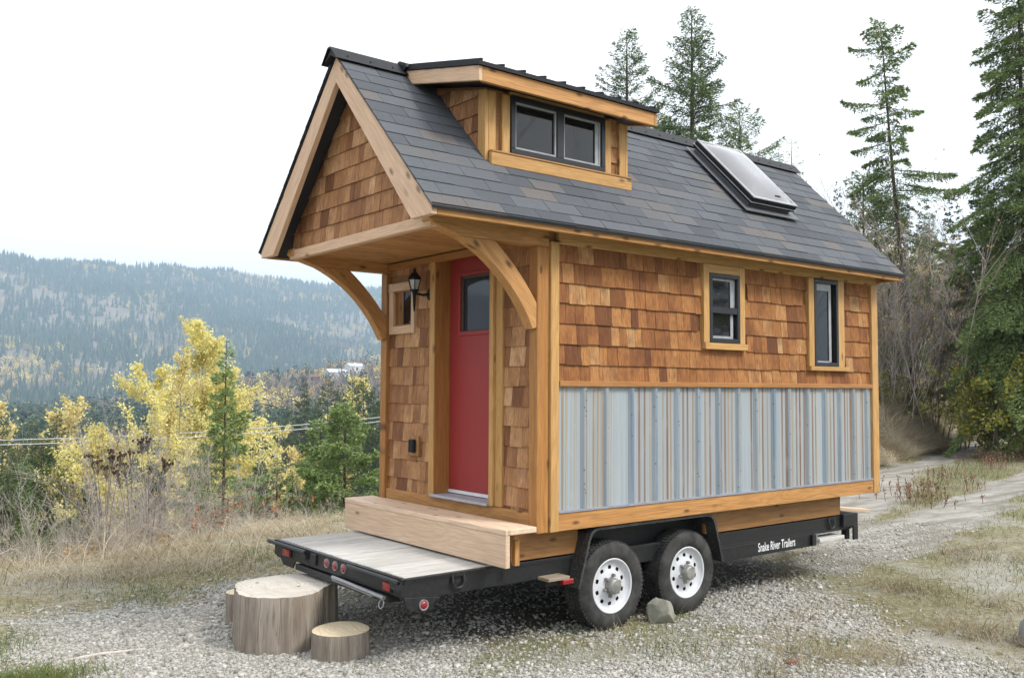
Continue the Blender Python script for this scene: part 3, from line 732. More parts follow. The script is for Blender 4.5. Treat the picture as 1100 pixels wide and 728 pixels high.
# fenders
def fender(yo, yi):
    path = [(.450, .385), (.500, .55), (.556, .735), (.580, .785), (.625, .818), (.68, .826), (1.93, .828), (1.99, .818), (2.035, .785), (2.065, .72), (2.157, .395)]
    th = .006; b = MB(); n = len(path)
    nor = []
    for i in range(n):
        a = np.array(path[max(i-1, 0)]); c = np.array(path[min(i+1, n-1)]); d = (c-a)/np.linalg.norm(c-a); nor.append(np.array([-d[1], d[0]]))
    inner = [tuple(np.array(p)-nor[i]*th) for i, p in enumerate(path)]
    lip = [tuple(np.array(p)-nor[i]*.022) for i, p in enumerate(path)]
    for i in range(n-1):
        b.prism([path[i], path[i+1], inner[i+1], inner[i]], 'y', min(yo, yi), max(yo, yi))
        s = -.004 if yo < yi else .004
        b.prism([path[i], path[i+1], lip[i+1], lip[i]], 'y', yo+s*1.2, yo+s*.1)
    b.build('fender', M_FENDER, H, normals=True)
fender(.012, .30); fender(2.268, 1.98)
b = MB(); b.box(.60, 2.04, .255, .262, .36, .80); b.box(.6, 2.04, 2.02, 2.027, .36, .80)
for x in (.85, 1.728):
    b.tube([(x, .2, .345), (x, 2.08, .345)], .04, 12)
    for y in (.36, 1.92): b.beam((x-.36, y, .40), (x+.36, y, .40), .06, .035)
b.build('axle', M_TRAILER, H)
# outrigger step with a red side marker beside the front wheel
b = MB(); b.box(.16, .37, .012, .15, .468, .492); st = b.build('side_step', W_OLD, H, bevel=.003)
b = MB(); b.box(.17, .40, .06, .15, .425, .466); b.build('step_arm', M_TRAILER, st)
b = MB(); b.box(.30, .405, .005, .058, .432, .470); b.build('red_lens', M_LENS, st, bevel=.006)
# wheels
def wheel(x, yo, sgn):
    r = .350; w = .215; off = OFF[H.name]
    c = (x, yo, r)
    def pr(p): return [(a, sgn*t) for a, t in p]
    hubo = bpy.data.objects.new('wheel', None); C.objects.link(hubo); hubo.parent = H; hubo.empty_display_size = .1; OFF[hubo.name] = off
    b = MB()
    side = [(.208, .030), (.222, .012), (.245, .003), (.275, .001), (.305, .006), (.326, .016), (.337, .026)]
    prof = side+[(.3405, .036), (.3425, .05), (.3435, .107), (.3425, .165), (.3405, .179)]+[(a, w-t) for a, t in side[::-1]]
    b.lathe(pr(prof), c, 'y', 72, closed=True)
    # shoulder tread blocks
    for k in range(66):
        a = 2*math.pi*k/66+random.uniform(-.004, .004)
        for (y0, y1, rr) in ((.020, .048, .3465), (.053, .083, .3515), (.092, .122, .352), (.132, .162, .3515), (.167, .195, .3465)):
            a2 = a+(.045 if y0 > .05 and y0 < .14 else 0); da = .030
            vs = []
            for q in (rr-.018, rr):
                for (aa, yy) in ((a2-da, y0), (a2+da, y0+.004), (a2+da, y1), (a2-da, y1-.004)):
                    vs.append((x+q*math.cos(aa), yo+sgn*yy, r+q*math.sin(aa)))
            b.add(vs, [(3, 2, 1, 0), (4, 5, 6, 7), (0, 1, 5, 4), (1, 2, 6, 5), (2, 3, 7, 6), (3, 0, 4, 7)])
    b.build('tyre', M_TYRE, hubo, auto=35, smooth=True)
    # rim: dished disc with ten round holes
    b = MB()
    ring = [(.212, .022), (.214, .014), (.207, .011), (.199, .016), (.196, .030), (.184, .040), (.176, .046)]
    b.lathe(pr(ring+[(.178, .052), (.190, .05), (.205, .034)]), c, 'y', 64, closed=True)
    N = 120; rad = [.178, .1635, .1545, .1455, .137, .1285, .118, .095, .075, .056]; dep = [.046, .050, .050, .0495, .049, .0475, .044, .036, .034, .034]
    V = []; F = []
    for q, t in zip(rad, dep):
        for k in range(N):
            a = 2*math.pi*k/N; V.append((x+q*math.cos(a), yo+sgn*t, r+q*math.sin(a)))
    for i in range(len(rad)-1):
        for k in range(N):
            ph = ((k+.5)/N*10) % 1.0-.5; rm = .5*(rad[i]+rad[i+1])
            if ((ph*2*math.pi*rm/10)/.0165)**2+((rm-.1415)/.0175)**2 < 1: continue
            F.append((i*N+k, i*N+(k+1) % N, (i+1)*N+(k+1) % N, (i+1)*N+k))
    # round the hole edges off: pull their corner points towards a circle
    for i in range(len(V)):
        k = i % N; q = rad[i//N]; ph = (k/N*10) % 1.0; ph = ph-.5
        u = ph*2*math.pi*q/10; v = q-.1415; d = math.hypot(u/.018, v/.0175)
        if .75 < d < 1.35 and i//N not in (0, 9):
            f = 1/d; u2, v2 = u*f, v*f; q2 = .1415+v2; a0 = (math.floor(k/N*10)+.5)/10*2*math.pi; a = a0+u2/q2
            V[i] = (x+q2*math.cos(a), V[i][1], r+q2*math.sin(a))
    b.add(V, F)
    rim = b.build('rim', M_RIM, hubo, smooth=True, normals=False, auto=40)
    b = MB(); b.lathe(pr([(.174, .10), (.174, .115), (.05, .115), (.05, .10)]), c, 'y', 32, closed=True); b.lathe(pr([(.188, .05), (.186, .17), (.18, .17), (.182, .05)]), c, 'y', 40, closed=True)
    b.build('brake_drum', M_TRAILER, hubo)
    b = MB(); b.lathe(pr([(.066, .036), (.062, -.012), (.056, -.026), (.050, -.031), (.012, -.033)]), c, 'y', 28)
    for k in range(6):
        a = 2*math.pi*k/6+.3; px, pz = x+.082*math.cos(a), r+.082*math.sin(a)
        b.lathe(pr([(.013, .036), (.013, .014), (.009, .004), (.003, .002)]), (px, yo, pz), 'y', 6)
    b.build('hub', M_HUB, hubo, auto=35, smooth=True)
for x in (.85, 1.728): wheel(x, .035, 1); wheel(x, 2.245, -1)
# ------------------------------------------------------------------ stumps, rocks, planks
def m_bark():
    t = NT('weathered_bark'); o = t.obj()
    n1 = t.noise(t.mapv(o, (16, 16, 1.3)), 1.0, 5, .65, .4); n2 = t.noise(t.mapv(o, (4, 4, 2)), 1.0, 4); n3 = t.noise(t.mapv(o, (75, 75, 5)), 1.0, 3)
    c = t.ramp(t.math('ADD', t.math('MULTIPLY', n1, .6), t.math('MULTIPLY', n2, .4)), [(.25, (.12, .095, .072)), (.45, (.225, .185, .148)), (.58, (.31, .265, .215)), (.75, (.41, .36, .30))])
    c = t.mix(t.fr(n3, [(.34, .55), (.46, 0)]), c, (.12, .09, .065))
    cr = t.noise(t.mapv(o, (5, 5, .35)), 1.0, 3, .6, .6)
    c = t.mix(t.fr(cr, [(.492, 0), (.5, .6), (.508, 0)]), c, (.05, .037, .028))
    c = t.mix(t.fr(t.n('ShaderNodeSeparateXYZ', {'Vector': o}).outputs[2], [(.0, .6), (.06, 0)]), c, (.20, .18, .15))
    return t.done(t.pr(c, .85, normal=t.bump(t.math('ADD', n1, t.math('MULTIPLY', n3, .5)), .6, .02), Specular_IOR_Level=.2))
def m_cut(name, a, bcol):
    t = NT(name); g = t.obj()
    ln = t.n('ShaderNodeVectorMath', {0: t.mapv(g, (1, 1, 0))}, operation='LENGTH').outputs['Value']
    n = t.noise(g, 5, 4)
    rings = t.n('ShaderNodeMath', {0: t.math('ADD', t.math('MULTIPLY', ln, 190.0), t.math('MULTIPLY', n, 9.0))}, operation='SINE').outputs[0]
    c = t.mix(t.fr(n, [(.35, 0), (.7, 1)]), a, bcol)
    c = t.mix(t.fr(rings, [(.3, 0), (1, .38)]), c, tuple(x*.7 for x in a))
    ck = t.n('ShaderNodeTexVoronoi', {'Vector': t.mapv(g, (7, 3, 0)), 'Scale': 1.0}, feature='DISTANCE_TO_EDGE').outputs['Distance']
    c = t.mix(t.math('MULTIPLY', t.fr(ck, [(.0, .8), (.022, 0)]), t.fr(t.noise(g, 3, 2), [(.45, 0), (.55, 1)])), c, (.16, .12, .085))
    sm = t.noise(t.mapv(g, (3, 130, 1)), 1.0, 2); c = t.mix(t.fr(sm, [(.5, 0), (.7, .35)]), c, tuple(x*.7 for x in a)); c = t.mix(t.fr(t.noise(g, 4.5, 3), [(.52, 0), (.7, .4)]), c, (.34, .30, .25))
    n2 = t.noise(t.mapv(g, (60, 8, 1)), 1.0, 3)
    c = t.mix(t.fr(n2, [(.5, 0), (.75, .5)]), c, tuple(x*.65 for x in a))
    return t.done(t.pr(c, .8, normal=t.bump(t.math('ADD', n2, rings), .15, .004), Specular_IOR_Level=.2))
M_BARK = m_bark(); M_CUT = m_cut('cut_wood_grey', (.50, .46, .40), (.60, .56, .49)); M_CUT2 = m_cut('cut_wood_tan', (.62, .51, .34), (.68, .58, .42))
def stump(label, cx, cy, h, rx, lobes, flare, cut, tilt=0.0, rot=0.0):
    t = thing('tree_stump', label, 'tree stump', (cx, cy, 0), 'sawn log rounds on the gravel')
    N = 96
    def rad(a, z):
        q = rx*(1+sum(A*math.cos(k*(a-p)) for k, A, p in lobes))
        q *= 1+flare*(1-z/h)**2
        return q*(1+.012*math.sin(23*a+1.3*math.sin(5*a))+.008*math.sin(41*a))
    zs = [-.03, 0, .25*h, .5*h, .75*h, .94*h, h]
    V = []
    for z in zs:
        for k in range(N):
            a = 2*math.pi*k/N; q = rad(a, max(z, 0)); q *= (.992 if z == h else 1)
            q += .006*(float(vnoise(a*9, z*6, 3))-.5)*2
            V.append((cx+q*math.cos(a), cy+q*math.sin(a), z+tilt*q*math.cos(a-rot)*(z/h)))
    F = [(i*N+k, i*N+(k+1) % N, (i+1)*N+(k+1) % N, (i+1)*N+k) for i in range(len(zs)-1) for k in range(N)]
    b = MB(); b.add(V, F); b.build('bark', M_BARK, t, smooth=True)
    b = MB(); top = []; rings = 10
    for j in range(rings, 0, -1):
        for k in range(N):
            a = 2*math.pi*k/N; q = rad(a, h)*.992*j/rings
            top.append((cx+q*math.cos(a), cy+q*math.sin(a), h+tilt*q*math.cos(a-rot)+.001+.004*(float(vnoise(q*9*math.cos(a)+9, q*9*math.sin(a)+9, 8))-.5)*(1 if j < rings else 0)))
    top.append((cx, cy, h+.001)); c = len(top)-1
    F = [(j*N+k, j*N+(k+1) % N, (j+1)*N+(k+1) % N, (j+1)*N+k) for j in range(rings-1) for k in range(N)]+[((rings-1)*N+k, (rings-1)*N+(k+1) % N, c) for k in range(N)]
    b = MB(); b.add(top, F); b.build('cut_face', cut, t, smooth=True, normals=False)
    return t
s1 = stump('large grey sawn stump with lobed outline in front of the trailer deck', -1.275, 1.395, .40, .395, [(2, .10, .72), (3, .06, 2.2), (1, .03, 4), (5, .03, 1)], .03, M_CUT)
for q in ((-1.42, 1.58), (-1.22, 1.28)): MB().lathe([(.014, .004), (.010, .0065), (.002, .0066)], (q[0], q[1], .399), 'z', 10).build('knot', M_BARK, s1)
stump('small round log slice lying beside the large stump', -1.145, .745, .185, .205, [(2, .03, .7), (3, .02, 1)], .01, M_CUT2)
stump('narrow dark log half hidden behind the large stump', -1.315, 2.10, .235, .135, [(2, .05, .3)], .02, M_CUT2)
def m_rock(name, a, bcol):
    t = NT(name); o = t.obj(); n = t.noise(o, 9, 6, .65); n2 = t.noise(o, 60, 3)
    c = t.ramp(n, [(.3, a), (.5, tuple(.5*(x+y) for x, y in zip(a, bcol))), (.68, bcol)])
    return t.done(t.pr(c, .85, normal=t.bump(t.math('ADD', n, t.math('MULTIPLY', n2, .4)), .5, .015), Specular_IOR_Level=.25))
def rock(label, c, s, mat, seed, name='rock', group=None, flat=True, cuts=12):
    rg = random.Random(seed); bm = bmesh.new(); bmesh.ops.create_icosphere(bm, subdivisions=3, radius=1)
    pl = [(Vector((rg.gauss(0, 1), rg.gauss(0, 1), rg.gauss(0, 1))).normalized(), rg.uniform(.52, .80)) for _ in range(cuts)]
    for v in bm.verts:
        for n_, d in pl:
            e = v.co.dot(n_)-d
            if e > 0: v.co -= n_*e
        k = 1+.05*rg.uniform(-1, 1)*.5
        q = 1.1-.30*v.co.z; v.co = Vector((v.co.x*s[0]*k*q, v.co.y*s[1]*k*q, max(v.co.z, -.55)*s[2]*k*1.2))
    zmin = min(v.co.z for v in bm.verts)
    me = bpy.data.meshes.new(name); bm.to_mesh(me); bm.free(); me.materials.append(mat)
    me.polygons.foreach_set('use_smooth', [True]*len(me.polygons)); me.set_sharp_from_angle(angle=R(24))
    o = bpy.data.objects.new(name, me); C.objects.link(o); o.location = (c[0], c[1], c[2]-zmin-.012); OFF[o.name] = np.array(o.location)
    return tag(o, label, 'rock', group)
M_ROCK = m_rock('olive_rock', (.17, .168, .135), (.31, .30, .25)); M_ROCKG = m_rock('grey_rock', (.20, .21, .22), (.36, .37, .38))
rock('olive grey angular rock wedged against the rear tyre', (1.345, .0, 0), (.135, .11, .145), M_ROCK, 8, cuts=15)
rock('blue grey boulder cut off by the right edge of the frame', (3.09, -2.15, 0), (.17, .16, .16), M_ROCKG, 11)
# planks
b = MB(); b.beam((4.50, .95, .612), (5.43, .60, .520), .12, .035); o = b.build('plank', W_STEP, None, bevel=.003, at_=(4.9, .8, .56)); tag(o, 'pale plank end poking out behind the trailer', 'plank')
b = MB(); b.box(3.74, 4.17, .10, .26, .385, .425); st = b.build('rear_step', W_DECK, H, bevel=.003)
MB().box(3.69, 3.738, .12, .2, .37, .475).build('step_bracket', M_SILVER, st)
b = MB(); b.tube([(-2.74, 1.735, .012), (-2.5, 1.73, .02), (-2.2, 1.685, .016)], [.012, .013, .010], 7); o = b.build('stick', m_plain('bleached_stick', (.55, .50, .44), .8), None, at_=(-2.47, 1.72, 0), smooth=True); tag(o, 'bleached straight stick on gravel left of the stumps', 'stick')
b = MB(); b.box(1.18, 1.275, -1.335, -1.305, .012, .024, M=None); o = b.build('wood_chip', m_plain('red_chip', (.32, .10, .08), .7), None, at_=(1.23, -1.32, 0)); tag(o, 'small reddish wood chip on the gravel', 'wood chip')
# ------------------------------------------------------------------ terrain
def yedge(x): return 6.0+.85*np.clip(np.asarray(x, float)-2.5, 0, 62)+.5*np.sin(np.asarray(x, float)*.7)
def height(x, y):
    x = np.asarray(x, float); y = np.asarray(y, float)
    u = y-yedge(x)
    d = np.array([-1e5, 0, 1.5, 4, 8, 20, 40, 100, 200, 400, 700, 1100, 1500, 1900, 2500, 3300, 4200, 9000])
    z = np.array([0, 0, -.4, -1.9, -4.4, -9, -14, -23, -34, -45, -54, -62, -52, -5, 170, 425, 470, 470.])
    h = np.interp(u, d, z)
    far = sstep(1500, 2600, u)
    h = h+far*(fbm(x/900, y/900, 21, 4)*230+fbm(x/260, y/260, 31, 3)*60)*sstep(0, 1, (5200-u)/1500)
    h = h-far*sstep(2600, 6000, x)*260
    # nearer shoulder on the right of the valley with the houses on it
    g = np.exp(-(((x-560)/330)**2+((y-820)/330)**2)); h = h+g*72
    # gentle bumps on the bench
    n = sstep(0, 5, -u)
    r = np.hypot(x-1, y-1)
    h = h+(fbm(x*.5, y*.5, 3, 3)*.10+fbm(x*2.1, y*2.1, 5, 2)*.03)*sstep(3.6, 7, r)+sstep(2, 30, u)*fbm(x/14, y/14, 8, 3)*3*(1-far)
    # the bank right of the lane rises behind the trees
    h = h+1.9*sstep(2.0, 5.2, y-road_y(x)+.8*fbm(x*.4, y*.4, 6, 3))*sstep(9, 15, x)*(1-sstep(-5, 0, u))+sstep(20, 90, x)*1.6
    return h
RX = [-50, 3, 5, 8.7, 10, 15, 19, 23.6, 46, 120]; RY = [.7, .7, 1.2, 2.1, 2.5, 4.3, 5.4, 6.6, 14.6, 41]; RG = [.5, .5, .5, .6, .75, 1.2, 1.3, 1.3, 1.35, 1.4]
def road_y(x): return np.interp(x, RX, RY)
def masks(x, y):
    """gravel, bare dirt, each 0..1; the rest is grassy"""
    x = np.asarray(x, float); y = np.asarray(y, float)
    n = fbm(x*.9, y*.9, 40, 4)
    e = np.maximum(np.maximum(x-(2.9+.55*(y+.3)), (y-2.95-.28*(x+1))), 0)
    e2 = np.maximum(np.where(y > -3.2, e, e), (-3.4-x)*.8)
    grav = 1-sstep(-.25, .75, e2-n*1.9)
    n2 = fbm(x*.8, y*1.6, 50, 4)
    c = road_y(x); gg = np.interp(x, RX, RG)
    tr = np.minimum(abs(y-(c-gg)), abs(y-(c+gg*1.1)))/(.44+.22*sstep(4, 8, x)*(1-sstep(9, 13, x)))
    dirt = (1-sstep(.65, 1.25, tr-n2*1.2))*sstep(3.2, 5.2, x)
    lane = (1-sstep(.9, 1.6, abs(y-c)/gg/1.15-n2*.8))*sstep(3, 5, x)*.0
    grav = grav*(1-.55*sstep(.06, .22, fbm(x*1.3+5, y*1.3, 48, 4))*(1-sstep(.3, 1.5, x)*.55))
    return np.clip(grav, 0, 1), np.clip(np.maximum(dirt, lane)*(1-grav), 0, 1)
def build_ground():
    th0 = np.linspace(0, 2*math.pi, 361)[:-1]
    # finer spokes over the half plane that the picture looks into
    th = np.sort(np.concatenate([th0, np.linspace(YAW-.75, YAW+.75, 520)]))
    th = th[np.concatenate([[True], np.diff(th) > 1e-4])]
    rr = np.concatenate([np.linspace(.3, 14, 190)[:-1], np.geomspace(14, 60, 90)[:-1], np.geomspace(60, 5200, 140)])
    cx, cy = CAM[0], CAM[1]
    X = cx+np.outer(rr, np.cos(th)); Y = cy+np.outer(rr, np.sin(th)); Z = height(X, Y)
    g, d = masks(X, Y)
    nr, nt = X.shape
    V = np.stack([X, Y, Z], -1).reshape(-1, 3); V = np.concatenate([V, [[cx, cy, float(height(cx, cy))]]])
    i = np.arange(nr-1)[:, None]; k = np.arange(nt)[None, :]; k2 = (k+1) % nt
    F = np.stack([i*nt+k, (i+1)*nt+k, (i+1)*nt+k2, i*nt+k2], -1).reshape(-1, 4)
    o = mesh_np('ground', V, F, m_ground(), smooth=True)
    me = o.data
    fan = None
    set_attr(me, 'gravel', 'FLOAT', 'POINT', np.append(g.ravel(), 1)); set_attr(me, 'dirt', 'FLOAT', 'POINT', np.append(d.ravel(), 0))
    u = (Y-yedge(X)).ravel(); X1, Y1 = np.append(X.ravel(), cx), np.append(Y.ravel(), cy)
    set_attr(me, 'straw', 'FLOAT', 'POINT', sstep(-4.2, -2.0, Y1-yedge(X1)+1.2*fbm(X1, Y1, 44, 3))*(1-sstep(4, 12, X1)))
    set_attr(me, 'soil_shade', 'FLOAT', 'POINT', sstep(-.9, -.2, X1)*(1-sstep(3.6, 4.4, X1))*sstep(.15, .6, Y1+.4*fbm(X1*2, Y1*2, 45, 3))*(1-sstep(2.2, 3.0, Y1)))  # dark soil together with painted shade under the trailer
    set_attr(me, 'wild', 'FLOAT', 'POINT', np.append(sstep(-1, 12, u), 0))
    o['kind'] = 'structure'; globals()['ZMAX'] = float(V[:, 2].max())
def m_ground():
    t = NT('ground'); o = t.obj(); g = t.attr('gravel'); d = t.attr('dirt'); w = t.attr('wild')
    nf = t.noise(o, 3.2, 5, .65); nff = t.noise(o, 17, 4, .65)
    gm = t.fr(t.math('ADD', t.math('SUBTRACT', t.math('ADD', g, t.math('MULTIPLY', nf, .9)), .45), t.math('MULTIPLY', t.math('SUBTRACT', nff, .5), .9)), [(.40, 0), (.60, 1)])
    dm = t.fr(t.math('ADD', d, t.math('MULTIPLY', t.math('SUBTRACT', nff, .5), .8)), [(.38, 0), (.6, 1)])
    v1 = t.n('ShaderNodeTexVoronoi', {'Vector': o, 'Scale': 58.0}); v2 = t.n('ShaderNodeTexVoronoi', {'Vector': o, 'Scale': 120.0})
    st = t.ramp(t.n('ShaderNodeSeparateColor', {'Color': v1.outputs['Color']}).outputs[0], [(0, (.23, .215, .19)), (.35, (.335, .32, .29)), (.7, (.41, .395, .365)), (1, (.52, .505, .48))])
    st2 = t.ramp(t.n('ShaderNodeSeparateColor', {'Color': v2.outputs['Color']}).outputs[0], [(0, (.22, .21, .19)), (.5, (.42, .41, .385)), (1, (.60, .59, .565))])
    st = t.mix(t.fr(v1.outputs['Distance'], [(.3, 0), (.55, 1)]), st, st2)
    dirt = t.mix(nf, (.185, .17, .145), (.275, .26, .23)); dirt = t.mix(t.fr(nff, [(.5, 0), (.8, .7)]), dirt, (.29, .265, .21))
    dirt = t.mix(t.fr(nf, [(.35, .15), (.65, .6)]), dirt, st)
    soil = t.ramp(nff, [(.3, (.085, .078, .045)), (.45, (.15, .145, .075)), (.58, (.22, .195, .125)), (.75, (.34, .315, .25))])
    wild = t.ramp(t.noise(o, .9, 6, .7), [(.3, (.08, .075, .05)), (.5, (.20, .17, .13)), (.65, (.32, .265, .22)), (.8, (.24, .20, .15))])
    soil = t.mix(t.attr('straw'), soil, t.ramp(nff, [(.3, (.12, .10, .055)), (.5, (.22, .19, .115)), (.7, (.34, .29, .20))]))
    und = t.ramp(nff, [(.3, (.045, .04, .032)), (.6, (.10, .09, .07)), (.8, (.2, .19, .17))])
    dirt = t.mix(t.fr(t.noise(t.mapv(o, (.35, 2.2, 1)), 1.6, 5, .7), [(.42, .75), (.58, 0)]), dirt, (.145, .13, .10)); soil = t.mix(t.fr(t.noise(o, .55, 5, .7), [(.48, 0), (.62, .75)]), soil, t.mix(.5, dirt, st)); c = t.mix(w, soil, wild); c = t.mix(dm, c, dirt); c = t.mix(gm, c, st); c = t.mix(t.math('MULTIPLY', t.attr('soil_shade'), .85), c, und)
    h = t.math('ADD', t.math('MULTIPLY', t.math('SUBTRACT', .6, v1.outputs['Distance']), gm), t.math('MULTIPLY', nff, .6))
    return t.done(t.pr(c, .92, normal=t.bump(h, .7, .02), Specular_IOR_Level=.15))
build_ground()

# ------------------------------------------------------------------ loose gravel: far too many stones to count, one object
def inview(x, y, lo=-60, hi=1160):
    dx, dy = x-CAM[0], y-CAM[1]; d = dx*F2[0]+dy*F2[1]; s = dx*R2[0]+dy*R2[1]
    px = 550+FPX*s/np.maximum(d, .1)
    return (d > 2.5) & (px > lo) & (px < hi), d
def gravel():
    n = 560000; g_ = np.random.default_rng(3)
    d = 4.6+(g_.random(n)**1.25)*9.5; px = g_.uniform(-150, 1250, n); s = (px-550)/FPX*d
    x = CAM[0]+F2[0]*d+R2[0]*s; y = CAM[1]+F2[1]*d+R2[1]*s
    gm, dm = masks(x, y)
    gm = gm*(1-.72*sstep(-.7, -.1, x)*(1-sstep(3.7, 4.3, x))*sstep(.2, .6, y)*(1-sstep(2.2, 2.8, y)))
    p = np.maximum(gm, dm*.3)*(1-.35*sstep(9, 14, d))+.02
    nz = fbm(x*3.2, y*3.2, 77, 3)
    keep = (g_.random(n) < p*np.clip(.75+1.6*nz, .12, 1)) & (d < 13)
    x, y = x[keep], y[keep]
    if len(x) > 125000: x, y = x[:125000], y[:125000]
    n = len(x); z = height(x, y)
    r = np.exp(g_.normal(math.log(.0092), .42, n)).clip(.005, .030)
    cube = np.array([[-1, -1, -1], [1, -1, -1], [1, 1, -1], [-1, 1, -1], [-1, -1, 1], [1, -1, 1], [1, 1, 1], [-1, 1, 1]], float)*.62
    P = cube[None]*(1+g_.uniform(-.42, .42, (n, 8, 3)))
    P *= g_.uniform([.8, .6, .4], [1.4, 1.0, .8], (n, 3))[:, None, :]
    a = g_.uniform(0, 2*math.pi, n); b_ = g_.uniform(-.7, .7, n)
    ca, sa, cb, sb = np.cos(a), np.sin(a), np.cos(b_), np.sin(b_)
    X, Y, Z = P[..., 0], P[..., 1]*cb[:, None]-P[..., 2]*sb[:, None], P[..., 1]*sb[:, None]+P[..., 2]*cb[:, None]
    P = np.stack([X*ca[:, None]-Y*sa[:, None], X*sa[:, None]+Y*ca[:, None], Z], -1)*r[:, None, None]
    P += np.stack([x, y, z+r*.22], -1)[:, None, :]
    fc = np.array([[3, 2, 1, 0], [4, 5, 6, 7], [0, 1, 5, 4], [1, 2, 6, 5], [2, 3, 7, 6], [3, 0, 4, 7]])
    F = (np.arange(n)[:, None, None]*8+fc[None]).reshape(-1, 4)
    m = m_ramp('crushed_stone', [(0, (.155, .14, .118)), (.2, (.275, .255, .222)), (.5, (.38, .36, .32)), (.8, (.465, .445, .405)), (1, (.60, .585, .55))], .85, (90, .25))
    o = mesh_np('gravel', P.reshape(-1, 3), F, m, np.repeat(g_.beta(2.1, 2.0, n), 6))
    o['kind'] = 'stuff'; tag(o, 'pale grey crushed stone spread round the trailer wheels and stumps', 'gravel')
gravel()

# ------------------------------------------------------------------ grasses
def blades(x, y, z, hgt, width, lean, seed, seg=3, az=None):
    g_ = np.random.default_rng(seed); n = len(x)
    a = g_.uniform(0, 2*math.pi, n) if az is None else az
    dx, dy = np.cos(a), np.sin(a); w0 = g_.uniform(0, 2*math.pi, n); wx, wy = np.cos(w0), np.sin(w0)
    V = np.zeros((n, (seg+1)*2, 3))
    for k in range(seg+1):
        t = k/seg
        cx = x+dx*lean*hgt*t**1.7; cy = y+dy*lean*hgt*t**1.7; cz = z+hgt*(t-.32*np.minimum(lean, 1.6)*t*t)-.01
        ww = width*(1-.85*t)*.5
        V[:, 2*k] = np.stack([cx-wx*ww, cy-wy*ww, cz], -1); V[:, 2*k+1] = np.stack([cx+wx*ww, cy+wy*ww, cz], -1)
    fc = np.array([[2*k, 2*k+1, 2*k+3, 2*k+2] for k in range(seg)])
    F = (np.arange(n)[:, None, None]*(seg+1)*2+fc[None]).reshape(-1, 4)
    return V.reshape(-1, 3), F, seg
DRY = [(0, (.13, .095, .06)), (.3, (.29, .235, .145)), (.6, (.45, .38, .26)), (.85, (.58, .51, .385)), (1, (.66, .61, .50))]
M_DRY = m_ramp('dry_grass', DRY, .8, transl=.25)
M_GREEN = m_ramp('green_grass', [(0, (.055, .085, .02)), (.4, (.10, .15, .035)), (.7, (.16, .20, .055)), (.88, (.27, .26, .10)), (1, (.42, .35, .18))], .7, transl=.3)
